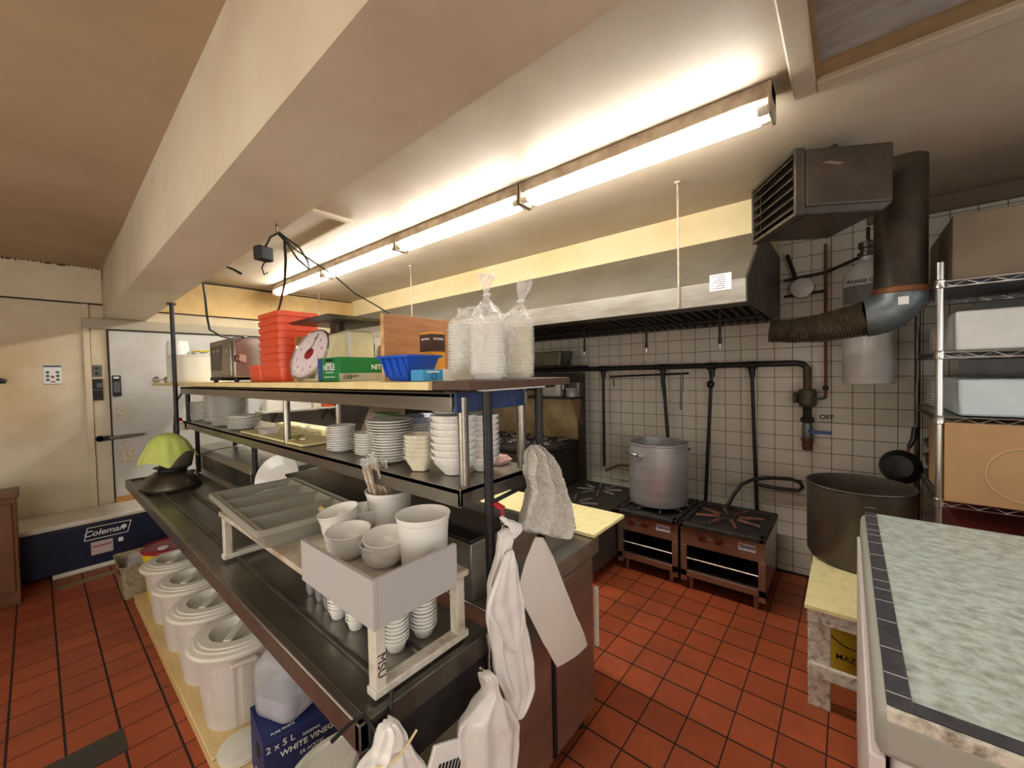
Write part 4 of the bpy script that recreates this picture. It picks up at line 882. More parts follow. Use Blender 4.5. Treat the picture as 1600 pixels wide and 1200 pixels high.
md=tw.modifiers.new('loops','DISPLACE'); md.texture=tx; md.strength=.009; md.mid_level=.5
sheet(y_([(1.13,1.30),(1.14,1.22),(1.16,1.10),(1.17,1.02)],.825),y_([(1.16,1.30),(1.215,1.20),(1.27,1.08),(1.285,1.02)],.825),2,.006,m_towel,'terry_towel','rear pale terry cloth peeking out right behind the thick towel','towel',th=.010,seed=2.2,wob=.004)
b=B(); b.tube([(.87,.80,1.215),(.89,.79,1.20),(.868,.785,1.205),(.85,.79,1.22),(.875,.785,1.20),(.88,.785,1.17)],.0055,6).wobble(.003,80)
tag(finish(b,'red_twine',m_redtwine),'red twine knotted round the front black post below the middle shelf','twine')
t=thing('metal_clip','steel spring clip hanging from the red twine and gripping the apron','clip',(.88,.785,1.12))
finish(B().tube([(.88,.785,1.178),(.872,.785,1.16),(.88,.785,1.145),(.888,.785,1.16),(.88,.785,1.178)],.0022,6),'ring',m_chrome,t)
finish(B().tube([(.88,.785,1.15),(.862,.785,1.11),(.86,.785,1.07),(.88,.785,1.085),(.893,.785,1.11),(.882,.785,1.15)],.003,6),'clip_loop',m_chrome,t)
ap=sheet(y_([(.845,1.145),(.85,1.12),(.84,1.09),(.815,1.04),(.79,.975),(.785,.915),(.80,.84),(.81,.76),(.855,.645),(.885,.56)],.77),y_([(.875,1.15),(.895,1.13),(.885,1.09),(.893,1.03),(.912,.97),(.935,.89),(.955,.80),(.98,.69),(.985,.60),(.91,.55)],.765),4.2,.009,m_apron,'plastic_apron','long thin white plastic apron bunched on the steel clip','apron',th=.012,seed=1.1,wob=.009)
fl=sheet(y_([(.85,1.09),(.80,1.04),(.765,.985),(.757,.955),(.80,.88),(.862,.79)],.745),y_([(.875,1.09),(.885,1.05),(.90,.99),(.915,.92),(.915,.86),(.878,.785)],.74),3,.006,m_apron,'overhanging_flap','x','apron',th=.006,seed=2.5,wob=.006)
fan=sheet(y_([(.858,1.165),(.845,1.185),(.862,1.19),(.875,1.15)],.762),y_([(.862,1.16),(.925,1.15),(.925,1.125),(.885,1.11)],.755),5,.006,m_apron,'gathered_knot','x','apron',th=.012,seed=.5,wob=.005)
for q in (fl,fan):
    d=q.location-ap.location; q.parent=ap; q.location=d
    for k_ in ('label','category'): del q[k_]
sheet(y_([(.718,.82),(.742,.76),(.70,.745),(.645,.73),(.64,.67),(.652,.59),(.664,.48),(.67,.36)],.735),y_([(.765,.80),(.782,.74),(.81,.70),(.845,.64),(.875,.57),(.865,.50),(.845,.42),(.83,.34)],.735),2.6,.012,m_apron,'plastic_apron','lower white plastic apron hanging from the chain below the clip','apron',th=.018,seed=3.4,wob=.008)
tag(finish(B().tube([(.80,.785,.86),(.803,.78,.82),(.80,.78,.78),(.80,.775,.74)],.004,6),'hanging_chain',m_chrome),'short chain of pins hanging from the counter end above the lower apron','chain')
sheet(y_([(1.06,1.05),(1.015,1.00),(.975,.93),(1.0,.837),(1.094,.67),(1.172,.54)],.80),y_([(1.10,1.035),(1.16,.945),(1.215,.84),(1.285,.705),(1.365,.565),(1.395,.50)],.80),.8,.004,mat('stiff_white_sheet',(226,220,212),.6,bump=.08,bs=8),'plastic_sheet','folded stiff white plastic apron hanging slanted below the terry towel','apron',th=.005,seed=.2,wob=.002,sub=0)
sheet(y_([(.45,.85),(.44,.825),(.435,.80),(.40,.79),(.372,.75),(.36,.68),(.355,.6),(.355,.5)],.765),y_([(.485,.85),(.505,.81),(.512,.785),(.53,.74),(.56,.68),(.58,.62),(.59,.56),(.59,.48)],.765),3,.012,m_apron,'plastic_carrier_bags','bunch of white carrier bags tied with string hanging from the counter corner','bags',th=.022,seed=5,wob=.008)
tag(finish(B().tube([(.425,.748,.79),(.46,.735,.783),(.50,.742,.788),(.53,.75,.795)],.003,6),'string_tie',m_yboard),'thin string tied across the bunch of carrier bags','string')
tag(finish(B().tube([(.36,.80,.862),(.40,.80,.872),(.43,.80,.87),(.45,.79,.83),(.47,.785,.80),(.49,.79,.83),(.50,.80,.88)],.0045,7),'cable_tie_hook',m_rubber),'black bent wire hook looped over the counter corner and stand leg','hook')
b=B()
for k in range(7): b.box(.55+.012*k,.556+.012*k,.7315,.7335,.56,.68,rot=((.58,.74,.62),.45,'Y'))
t=thing('printed_bag','white bag with black stripes hanging behind the carrier bags','bag',(.57,.74,.5))
finish(B().box(.52,.64,.734,.744,.50,.72,rot=((.58,.74,.62),.45,'Y')),'bag_body',m_wht,t,bevel=.003)
o=finish(b,'stripe_print',m_ink,t); o['kind']='stuff'
# ================================================================== fluorescent row
for i in range(4):
    y0=.215+1.2*i; y1=y0+1.19; x=1.83
    lab=['fluorescent fixture nearest the camera and the brown heater','second fluorescent fixture from the near end of the row','third fluorescent fixture from the near end of the row','farthest fluorescent fixture, ending above the orange tubs'][i]
    t=thing('fluorescent_light',lab,'ceiling light',(x,(y0+y1)/2,ZC),'ceiling fluorescent row')
    finish(B().box(x-.055,x+.055,y0,y1,ZC-.06,ZC),'housing',m_fix,t,bevel=.004)
    for s in (-.035,.035):
        finish(B().cyl((x+s,y0+.045,ZC-.095),(x+s,y1-.045,ZC-.095),.0165,None,14),'tube',m_tube,t)
        for yy,d in ((y0+.012,1),(y1-.012,-1)):
            finish(B().cyl((x+s,yy+d*.002,ZC-.095),(x+s,yy+d*.036,ZC-.095),.0175,None,14),'tube_cap',m_lid,t)
    for yy in (y0,y1-.012): finish(B().box(x-.06,x+.06,yy,yy+.012,ZC-.118,ZC-.002),'lamp_holder',m_fix,t,bevel=.003)
# ================================================================== hood
t=thing('extract_hood','long grey extract hood with steel band and baffle filters over the stoves','extractor hood',(3.05,2.9,1.9))
H0,H1=.405,5.33
b=B(); b.hexa([(2.40,H0,2.06),(2.415,H0,2.06),(2.415,H1,2.06),(2.40,H1,2.06),(2.90,H0,2.44),(2.93,H0,2.44),(2.93,H1,2.44),(2.90,H1,2.44)]); finish(b,'sloped_canopy',m_hood,t)
finish(B().box(2.385,2.40,H0,H1,1.945,2.07),'front_band',m_hoodband,t,bevel=.003)
b=B(); b.prism([(2.39,H0-.006,1.945),(2.39,H0-.006,2.07),(2.92,H0-.006,2.44),(3.70,H0-.006,2.44),(3.70,H0-.006,1.95),(3.10,H0-.006,1.945)],(0,.012,0)); finish(b,'end_panel',m_soot,t)
finish(B().box(3.45,3.70,H0,H1,1.95,1.97),'rear_ledge',m_soot,t)
finish(B().box(2.40,2.55,H0,H1,1.945,1.955),'drip_gutter',m_soot,t)
for k in range(10):
    y=H0+.03+k*.49
    f=finish(B().prism([(2.46,y,2.035),(3.46,y,1.955),(3.46,y,1.97),(2.46,y,2.05)],(0,.475,0)),'baffle_filter',m_soot,t)
    b=B()
    for j in range(8): b.prism([(2.48,y+.01+.058*j,2.032),(3.44,y+.01+.058*j,1.955),(3.44,y+.01+.058*j,1.93),(2.48,y+.01+.058*j,2.007)],(0,.022,0))
    o=finish(b,'baffle_slats',m_iron,f); o['kind']='stuff'
finish(B().box(2.382,2.386,.472,.578,2.02,2.108),'service_sticker',m_wht,t)
b=B()
for k in range(7): b.box(2.3808,2.3822,.50,.565-.012*(k%3),2.03+.011*k,2.033+.011*k)
o=finish(b,'sticker_print',m_ink,t); o['kind']='stuff'
for y in (.655,1.155,1.68,2.6,3.6):
    tz=thing('fire_nozzle',{.655:'suppression nozzle hanging under the hood nearest the flexible duct',1.155:'suppression nozzle under the hood above the tall aluminium pot',1.68:'suppression nozzle under the hood near the bagged containers',2.6:'suppression nozzle deeper under the hood behind the bags',3.6:'farthest suppression nozzle under the hood'}[y],'nozzle',(2.95,y,1.85))
    finish(B().tube([(2.95,y,2.0),(2.95,y,1.80)],.009,8),'drop_pipe',m_black,tz)
    finish(B().cyl((2.95,y,1.80),(2.95,y,1.765),.013,.011,10),'nozzle_body',m_black,tz)
    finish(B().cyl((2.95,y,1.765),(2.95,y,1.735),.007,.009,10),'cap',m_chrome,tz)
b=B(); b.tube([(2.95,.42,1.925),(2.95,5.2,1.925)],.01,8); tag(finish(b,'suppression_pipe',m_black),'thin black suppression pipe running lengthwise inside the hood','pipe')
for y,lab in ((.74,'thin rod from ceiling to the near end of the hood band'),(3.24,'thin rod from ceiling to the hood behind the plywood crate'),(5.19,'thin rod from ceiling to the far end of the hood')):
    t=thing('hanger_rod',lab,'rod',(2.377,y,2.3)); finish(B().cyl((2.377,y,1.95 if y<1 else 2.0),(2.377,y,ZC),.006,None,8),'shaft',m_fix,t); finish(B().cyl((2.377,y,ZC-.01),(2.377,y,ZC),.018,.02,10),'ceiling_plate',m_fix,t)
# ================================================================== gas pipes on the tiled wall
t=thing('gas_manifold','black gas pipe run along the tiled wall with drops to the stoves','gas pipe',(3.62,2.5,1.6))
XP=3.62
b=B(); b.tube([(XP,5.2,1.615),(XP,.30,1.628),(XP,.26,1.622),(XP,.235,1.60),(XP,.227,1.56)],.023,12); finish(b,'main_pipe',m_black,t)
for y,y2,z2 in ((1.855,1.86,.66),(1.27,1.20,.45),(.868,.925,.45),(.578,.548,.45)):
    finish(B().cyl((XP,y,1.60),(XP,y2,z2),.0145,None,10),'drop_pipe',m_black,t)
    finish(B().cyl((XP,y,1.60),(XP,y-.003,1.53),.026,.02,12),'tee_joint',m_black,t)
    finish(B().cyl((XP,y-.033,1.622),(XP,y+.033,1.622),.031,None,12),'tee_collar',m_black,t)
finish(B().lathe([(.016,-.03),(.03,-.012),(.03,.012),(.016,.03)],(XP,.878,1.47),12),'union_nut',m_black,t)
finish(B().tube([(XP,1.78,1.545),(XP,1.05,1.565)],.009,8),'thin_pipe',m_black,t)
finish(B().cyl((XP,.227,1.6),(XP,.227,1.44),.026,None,14),'riser_end',mat('rusty_pipe',(78,62,50),.6,.3,var=(110,80,54),vs=20,va=.5),t)
finish(B().tube([(XP,1.20,.72),(XP,1.32,.735)],.014,8),'side_outlet',m_black,t)
for y0,z0,y1,z1,lab in ((1.27+.0,1.55,1.235,1.20,'longer'),(1.10,1.56,1.115,1.25,'tapering')):
    tag(finish(B().tube([(3.60,y0,z0),(3.60,y0,z0-.05),(3.60,y1,z1)],[.012,.014,.009],8),'knife_sharpener' if lab=='longer' else 'hand_saw_blade',m_black if lab=='longer' else m_dsteel),'%s dark tool hanging from the thin pipe above the aluminium pot'%lab,'tool')
tag(finish(B().tube([(3.60,1.74,1.545),(3.60,1.735,1.45)],.007,6),'rusty_hook',m_copper),'short rusty hook hanging from the thin pipe near the range','hook')
t=thing('gas_valve','old green-grey gas valve assembly with blue lever on the tiled wall','valve',(XP,.227,1.1))
mv=mat('grey_green_valve',(96,94,82),.5,.4,var=(70,62,50),vs=24,va=.5)
finish(B().lathe([(.028,1.30),(.05,1.315),(.06,1.34),(.056,1.36),(.056,1.39),(.06,1.41),(.05,1.435),(.028,1.44)],(XP,.227,0),20),'regulator_body',mv,t)
finish(B().lathe([(.03,0),(.042,.01),(.042,.02),(.02,.03),(0,.03)],(XP,.285,1.372),14,axis=(0,1,0)),'side_cap',mv,t)
finish(B().tube([(XP-.04,.235,1.365),(XP-.03,.16,1.368),(XP,.128,1.372)],.01,8),'lever_arm',m_galv,t)
finish(B().lathe([(.03,1.19),(.046,1.2),(.046,1.225),(.032,1.235),(.03,1.30)],(XP,.227,0),6),'union_nut',m_iron,t)
finish(B().lathe([(.03,1.06),(.034,1.08),(.034,1.15),(.028,1.19)],(XP,.227,0),14),'ball_valve',m_galv,t)
finish(B().lathe([(.0,.985),(.03,.99),(.032,1.0),(.032,1.05),(.038,1.055),(.038,1.08)],(XP,.227,0),16),'pipe_cap',mat('rusty_cap',(96,58,44),.6,.3),t)
finish(B().box(XP-.055,XP-.04,.085,.215,1.12,1.142),'blue_handle',mat('blue_handle',(50,84,150),.4),t,bevel=.004)
text('OFF',.048,(XR-.001,.12,1.225),NY,UZ,m_ink,None,'off_marking',bold=.0012); bpy.data.objects['off_marking']['label']='handwritten OFF with an arrow on the tile beside the blue valve lever'; bpy.data.objects['off_marking']['category']='writing'
b=B(); b.box(XR-.002,XR-.0005,.088,.16,1.19,1.193); b.prism([(XR-.002,.098,1.199),(XR-.002,.098,1.195),(XR-.002,.086,1.1915),(XR-.002,.086,1.194)],(.0015,0,0)); tag(finish(b,'arrow_marking',m_ink),'small handwritten arrow under the OFF letters on the tile','writing')
t=thing('conduit_run','thin vertical conduit beside the white cylinder on the tiled wall','conduit',(3.66,.123,1.4))
finish(B().tube([(3.65,.123,2.47),(3.65,.123,1.40),(3.64,.125,1.372)],.010,8),'conduit',m_copper,t); finish(B().cyl((3.65,.123,1.43),(3.65,.123,1.46),.017,None,10),'coupling',m_black,t)
finish(B().tube([(3.66,.37,2.25),(3.655,.12,2.27),(3.66,-.06,2.34)],.011,8),'diagonal_pipe',m_black,t)
finish(B().tube([(3.66,.37,2.13),(3.655,.12,2.14)],.010,8),'lower_cross_pipe',m_black,t)
finish(B().tube([(3.66,.35,2.44),(3.66,.30,2.27)],.012,8),'short_brace',m_black,t)
# black rubber hose loop
tag(finish(B().tube([(3.45,.72,.52),(3.47,.69,.60),(3.52,.64,.69),(3.57,.56,.735),(3.6,.45,.755),(3.6,.33,.765),(3.6,.27,.75),(3.6,.255,.715),(3.6,.28,.685),(3.6,.40,.68),(3.6,.55,.69)],.014,10),'rubber_gas_hose',m_rubber),'thick black hose looping from the gas drop to the right-hand stove','hose')
tag(finish(B().tube([(3.6,1.83,.62),(3.55,1.68,.70),(3.5,1.5,.73),(3.48,1.38,.73)],.012,10),'copper_gas_hose',m_copper),'brown flexible hose curving behind the aluminium pot','hose')
# ================================================================== stoves
def grate(parent,cx,cy,z,r,ms):
    finish(B().lathe([(.055,z-.012),(.06,z-.008),(.05,z),(.02,z+.004),(0,z+.004)],(cx,cy,0),16),'burner_head',ms[0],parent)
    for k in range(8):
        a=2*PI*k/8+PI/8; c_,s_=math.cos(a),math.sin(a); R=r/max(abs(c_),abs(s_))
        b=B(); p0=Vector((cx+.065*c_,cy+.065*s_,z+.004)); p1=Vector((cx+R*.93*c_,cy+R*.93*s_,z+.008)); sd=Vector((-s_,c_,0))*.007
        b.hexa([p0-sd,p1-sd,p1+sd,p0+sd,p0-sd*.6+Vector((0,0,.016)),p1-sd*.6+Vector((0,0,.012)),p1+sd*.6+Vector((0,0,.012)),p0+sd*.6+Vector((0,0,.016))])
        finish(b,'grate_bar',m_bar if ms[1] is m_iron else ms[1],parent)
def stockstove(y0,y1,lab,hot,xf=2.985):
    t=thing('stock_pot_stove',lab,'stove',((xf+3.53)/2,(y0+y1)/2,0),'low stainless stock pot stoves'); z=.505; yc=(y0+y1)/2
    b=B(); b.box(xf,xf+.02,y0,y1,.335,z-.035); finish(b,'front_panel',m_range,t,bevel=.002)
    for a,c in ((y0,y0+.042),(y1-.042,y1)): finish(B().box(xf,xf+.03,a,c,.07,.335),'front_stile',m_range,t,bevel=.002)
    finish(B().box(xf,xf+.025,y0,y1,.105,.150),'bottom_rail',m_range,t,bevel=.002)
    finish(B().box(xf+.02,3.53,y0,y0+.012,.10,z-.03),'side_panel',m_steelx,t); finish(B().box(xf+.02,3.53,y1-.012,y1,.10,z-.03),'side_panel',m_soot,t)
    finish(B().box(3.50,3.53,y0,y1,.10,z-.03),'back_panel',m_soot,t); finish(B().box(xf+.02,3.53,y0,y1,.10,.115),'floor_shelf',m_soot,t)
    finish(B().cyl((xf+.012,y0+.04,.235),(xf+.012,y1-.04,.235),.006,None,10),'rail_bar',m_steel,t)
    b=B(); b.box(xf-.035,3.55,y0-.004,y0+.035,z-.035,z); b.box(xf-.035,3.55,y1-.035,y1+.004,z-.035,z); b.box(xf-.035,xf+.03,y0,y1,z-.035,z); b.box(3.50,3.55,y0,y1,z-.035,z); finish(b,'top_frame',m_iron,t,bevel=.008)
    finish(B().box(xf,3.5,y0+.03,y1-.03,z-.04,z-.018),'burner_tray',m_iron,t)
    grate(t,(xf+3.52)/2,yc,z-.008,.225,(m_iron,m_iron if not hot else m_rust))
    for q in (yc+.12,yc+.01):
        k=finish(B().lathe([(.03,0),(.03,.008),(.022,.012),(.022,.03),(.0,.032)],(xf,q,.418),18,axis=(-1,0,0)),'knob',m_knob,t)
        finish(B().box(xf-.042,xf-.03,q-.005,q+.005,.398,.438),'knob_grip',m_knob,k,bevel=.002)
    finish(B().box(xf-.006,xf,yc+.02,yc+.11,.405,.418),'manifold_bar',m_chrome,t)
    finish(B().box(xf-.002,xf,y0+.055,y0+.155,.392,.438),'badge',mat('badge_plate',(188,186,190),.4),t)
    text('Santos',.034,(xf-.003,y0+.105,.417),NY,UZ,mat('badge_ink',(40,44,90),.5),t,shear=.25,bold=.0006)
    for yy in (y0+.02,y1-.02):
        for zz in (.35,.46): finish(B().cyl((xf-.003,yy,zz),(xf,yy,zz),.004,None,8),'screw',m_chrome,t)
    for xx in (xf+.05,3.46):
        for yy in (y0+.06,y1-.06): finish(B().lathe([(.012,.0),(.014,.02),(.018,.025),(.022,.105)],(xx,yy,0),14),'leg',m_range,t)
    return t
stockstove(.405,.935,'right-hand low stainless stove with bare rust-orange grate',True)
stockstove(.955,1.425,'middle low stainless stove carrying the tall aluminium pot',False)
# third low stove reaching further out, behind the prep table corner
t=thing('low_double_stove','low black-topped double burner stove between the prep table corner and the tall range','stove',(3.05,1.76,0))
finish(B().box(2.62,3.53,1.445,2.06,.10,.47),'body',mat('ribbed_stove_side',(92,86,80),.5,.5,var=(60,54,50),vs=5,va=.5,stretch=(30,1,1)),t,bevel=.003)
finish(B().box(2.59,3.55,1.435,2.07,.47,.505),'top_frame',m_iron,t,bevel=.008)
grate(t,2.84,1.75,.505,.2,(m_iron,m_iron)); grate(t,3.30,1.75,.505,.2,(m_iron,m_iron))
for xx in (2.66,3.48):
    for yy in (1.49,2.0): finish(B().cyl((xx,yy,0),(xx,yy,.10),.016,.02,12),'leg',m_range,t)
# tall aluminium pot
t=thing('aluminium_stock_pot','tall dented aluminium stock pot on the middle low stove','pot',(3.24,1.19,.525))
zp=.524; r=.226
finish(B().lathe([(.19,zp),(r-.01,zp+.008),(r,zp+.03),(r,zp+.478),(r+.007,zp+.484),(r+.007,zp+.492),(r-.004,zp+.492),(r-.006,zp+.47),(r-.006,zp+.03),(0,zp+.025)],(3.255,1.19,0),56),'pot_body',m_alum,t)
for a0 in (math.radians(150),math.radians(-30)):
    pts=[]
    for u in (-.28,-.27,-.25,0,.25,.27,.28):
        a=a0+u; R=r+.003+(.045 if abs(u)<.26 else (.02 if abs(u)<.275 else 0)); pts.append((3.255+R*math.cos(a),1.19+R*math.sin(a),zp+.40+(.02 if abs(u)<.26 else 0)))
    finish(B().tube(pts,.009,8),'handle',m_chrome,t)
# tall range
t=thing('tall_range','tall black range with overshelf, stained splashback and open burners','range',(3.3,3.0,0))
finish(B().box(2.90,3.585,2.10,3.9,.12,.86),'body',mat('dark_range_body',(38,35,33),.5,.4,var=(62,54,46),vs=3,va=.4),t,bevel=.004)
finish(B().box(2.87,3.585,2.09,3.91,.86,.905),'cook_top',m_iron,t,bevel=.006)
for y in (2.32,2.68,3.04,3.4,3.72):
    for x in (3.06,3.40): grate(t,x,y,.905,.16,(m_iron,m_iron))
finish(B().box(3.56,3.585,2.10,3.9,.90,1.40),'splashback',m_splash,t,bevel=.002)
finish(B().box(3.34,3.585,2.06,3.92,1.33,1.35),'overshelf',m_soot,t,bevel=.003)
b=B(); b.prism([(3.345,2.06,1.355),(3.585,2.06,1.355),(3.585,2.06,1.12),(3.50,2.06,1.12),(3.345,2.06,1.33)],(0,.01,0)); finish(b,'shelf_bracket',m_splash,t)
finish(B().box(3.53,3.585,2.04,2.10,.0,1.59),'corner_post',m_soot,t)
finish(B().box(3.57,3.585,2.06,3.92,1.35,1.59),'back_panel',m_black,t)
for x in (2.95,3.6):
    for y in (2.15,3.85): finish(B().cyl((x,y,0),(x,y,.12),.02,.025,12),'leg',m_iron,t)
finish(B().box(2.86,2.90,2.14,3.86,.70,.84),'knob_panel',m_soot,t)
for k in range(8): finish(B().cyl((2.86,2.25+.2*k,.77),(2.83,2.25+.2*k,.77),.025,.02,14),'knob',m_knob,t)
# pans on range overshelf
t=thing('saucepan','square grey steel pan on the range overshelf, larger of two','pan',(3.45,2.35,1.35))
finish(B().bin((3.47,2.33),[(.18,.24,1.352),(.19,.25,1.37),(.20,.26,1.50),(.19,.25,1.50),(.18,.24,1.37)],.05,5),'pan_body',m_alum,t); finish(B().tube([(3.40,2.20,1.47),(3.38,2.175,1.48),(3.38,2.17,1.43),(3.40,2.20,1.42)],.005,6),'handle',m_chrome,t)
tag(finish(B().lathe([(.048,1.352),(.055,1.36),(.06,1.44),(.064,1.445),(.057,1.445),(.05,1.365),(0,1.36)],(3.42,2.10,0),28),'small_metal_cup',m_alum),'small round metal tin beside the grey pan on the range overshelf','tin')
tag(finish(B().bin((3.50,2.10),[(.09,.13,1.352),(.10,.14,1.49)],.03,capt=True),'dark_canister',m_dsteel),'dark canister behind the small round tin on the range overshelf','canister')
t=thing('steam_table_pan','rectangular steel pan standing high on the gas pipe shelf under the hood','pan',(3.45,2.3,1.66))
finish(B().bin((3.42,2.33),[(.22,.34,1.668),(.25,.38,1.80),(.27,.40,1.805),(.24,.37,1.80),(.21,.33,1.675)],.03),'pan_body',m_dsteel,t); 
tag(finish(B().box(3.28,3.62,2.02,3.9,1.645,1.662),'wire_ledge',m_black,bevel=.003),'black ledge above the gas pipe carrying the rectangular steel pan','ledge')
b=B(); b.box(3.70,3.72,3.95,5.3,.5,1.9); tag(finish(b,'dark_wall_panel',m_soot),'dark greasy metal panel on the wall beyond the tall range','panel')
t=thing('wall_tap','small chrome tap with black lever on the dark panel beyond the range','tap',(3.66,4.9,1.05))
finish(B().tube([(3.70,4.95,1.08),(3.62,4.95,1.08),(3.60,4.95,1.05)],.015,8),'tap_body',m_chrome,t); finish(B().tube([(3.62,4.90,1.05),(3.61,4.82,1.01)],.012,8),'lever',m_ink,t)
# pinkish cloth and cup seen through the posts
tag(finish(B().bin((1.11+.0,1.02),[(.06,.10,1.265),(.075,.12,1.275),(.05,.09,1.29)],.02,capt=True).wobble(.01,30),'folded_cloth',m_pinkrag),'crumpled pinkish cloth on the middle shelf behind the black post','cloth')
# ================================================================== heater, flue, duct, tank
ax=math.radians(90-57.7)
t=thing('unit_heater','brown ceiling-hung unit heater with slanted louvres','heater',(2.35,.16,2.25))
P=Vector((2.23,.175,0)); e1=Vector((math.sin(math.radians(147.7)),math.cos(math.radians(147.7)),0)); e2=Vector((math.sin(math.radians(57.7)),math.cos(math.radians(57.7)),0))
def hp(a,c,z): v=P+e1*a+e2*c; return (v.x,v.y,z)
def hbox(a0,a1,c0,c1,z0,z1): return [hp(a0,c0,z0),hp(a1,c0,z0),hp(a1,c1,z0),hp(a0,c1,z0),hp(a0,c0,z1),hp(a1,c0,z1),hp(a1,c1,z1),hp(a0,c1,z1)]
zt,zb=2.575,2.285
b=B(); b.hexa([hp(.03,0,zb+.03),hp(.39,0,zb+.03),hp(.39,.42,zb+.03),hp(.03,.42,zb+.03),hp(.03,0,zt),hp(.39,0,zt),hp(.39,.42,zt),hp(.03,.42,zt)]); finish(b,'casing',m_heater,t,bevel=.012)
b=B(); b.hexa([hp(.04,.02,zb),hp(.36,.02,zb),hp(.36,.40,zb),hp(.04,.40,zb),hp(.02,0,zb+.032),hp(.39,0,zb+.032),hp(.39,.42,zb+.032),hp(.02,.42,zb+.032)]); finish(b,'lower_pan',m_heater,t,bevel=.006)
for a0,a1,c0,c1,z0,z1 in ((-.01,.03,-.004,.012,zb,zt+.004),(-.01,.03,.408,.424,zb,zt+.004),(-.01,.03,0,.42,zt-.012,zt+.006),(-.01,.03,0,.42,zb-.004,zb+.012)): finish(B().hexa(hbox(a0,a1,c0,c1,z0,z1)),'louvre_frame',m_heater,t,bevel=.002)
for k in range(6):
    z=zb+.03+k*.045
    b=B(); b.hexa([hp(-.012,.014,z),hp(.026,.014,z+.035),hp(.026,.406,z+.035),hp(-.012,.406,z),hp(-.014,.014,z+.004),hp(.024,.014,z+.039),hp(.024,.406,z+.039),hp(-.014,.406,z+.004)]); finish(b,'louvre',m_heater,t)
finish(B().hexa(hbox(.05,.15,.12,.22,zt,zt+.05)),'junction_box',mat('rusty_box',(150,120,104),.6,var=(84,60,50),vs=30,va=.5),t,bevel=.003)
v=hp(.22,.15,0); finish(B().tube([(v[0],v[1],zt),(v[0],v[1],ZC-.03),(v[0]+.03,v[1]-.02,ZC-.005)],.012,8),'ceiling_conduit',m_dsteel,t)
b=B()
b.prism([hp(.10,-.002,zt-.07),hp(.17,-.002,zt-.085),hp(.19,-.002,zt-.075),hp(.13,-.002,zt-.065)],tuple(e2*.001)); finish(b,'scratch',mat('scratch',(120,96,84),.6),t)
tag(finish(B().cyl((2.95,-.21,1.97),(2.95,-.21,ZC),.105,None,32),'flue_pipe',m_flue),'tall rusty flue pipe rising to the ceiling right of the heater','flue')
t=thing('duct_elbow','galvanised elbow and crinkled flexible duct running to the hood side','duct',(2.95,-.1,1.9))
pts=[]
for k in range(9):
    a=PI/2*k/8; pts.append((2.95,-.21+.085*(1-math.cos(a))*1.6,1.985-.12*math.sin(a)))
finish(B().tube(pts,[.108]*9,28),'elbow',m_galv,t)
finish(B().box(2.838,2.842,-.235,-.195,1.905,1.945),'elbow_sticker',m_wht,t)
n=70; pts=[];rad=[]
for k in range(n+1):
    u=k/n; pts.append((2.95+.03*math.sin(u*2.4),-.08+.46*u,1.862-.035*math.sin(u*PI*.8)-.01*u)); rad.append((.093-.028*u)+(.004 if k%2 else -.004))
finish(B().tube(pts,rad,24).wobble(.006,14),'flexible_duct',m_insul,t,ang=10)
finish(B().lathe([(.107,1.97),(.113,1.975),(.113,2.0),(.107,2.005)],(2.95,-.21,0),28),'joint_band',mat('rusty_band',(130,84,54),.6,.4),t)
t=thing('fire_cylinder','white range fire-suppression cylinder mounted on the tiled wall','cylinder',(3.52,-.10,1.48))
finish(B().lathe([(.125,1.48),(.13,1.485),(.13,1.525),(.127,1.53),(.13,1.54),(.13,2.14),(.122,2.20),(.09,2.25),(.05,2.28),(.035,2.285),(.035,2.31)],(3.52,-.10,0),44),'cylinder_body',m_tankw,t)
finish(B().lathe([(.04,2.31),(.055,2.315),(.055,2.335),(.04,2.34),(.04,2.36),(.05,2.365),(.05,2.40),(.03,2.41),(0,2.41)],(3.52,-.10,0),20),'valve_head',m_dsteel,t)
finish(B().tube([(3.52,-.10,2.40),(3.52,-.10,2.50)],.01,8),'top_tube',m_ink,t)
def cyllabel(a0,a1,z0,z1,m,nm,R=.1315):
    b=B(); r0=[b.bm.verts.new((3.52+R*math.cos(a0+(a1-a0)*k/12),-.10+R*math.sin(a0+(a1-a0)*k/12),z0)) for k in range(13)]; r1=[b.bm.verts.new((v.co.x,v.co.y,z1)) for v in r0]; b.skin([r0,r1],False,False); finish(b,nm,m,t)
A0=math.radians(180-2)
cyllabel(A0-1.2,A0+1.25,2.0,2.115,mat('grey_label',(120,122,120),.5),'grey_label'); cyllabel(A0-.75,A0+.75,1.83,2.0,mat('tan_label',(186,176,150),.6),'instruction_label'); cyllabel(A0-1.05,A0-.75,1.92,1.99,m_ink,'small_label')
text('RANGE GUARD',.030,(3.385,-.10,2.135),NY,UZ,m_ink,t,bold=.0005)
tag(finish(B().cyl((3.72,.27,2.09),(3.60,.27,2.09),.075,.07,24) if False else B().lathe([(.07,0),(.075,.02),(.07,.09),(.03,.10),(0,.10)],(3.727,.26,2.18),28,axis=(-1,0,0)),'round_lamp',m_tankw),'round white bowl-like fitting on the tiles beside the hood end','wall fitting')
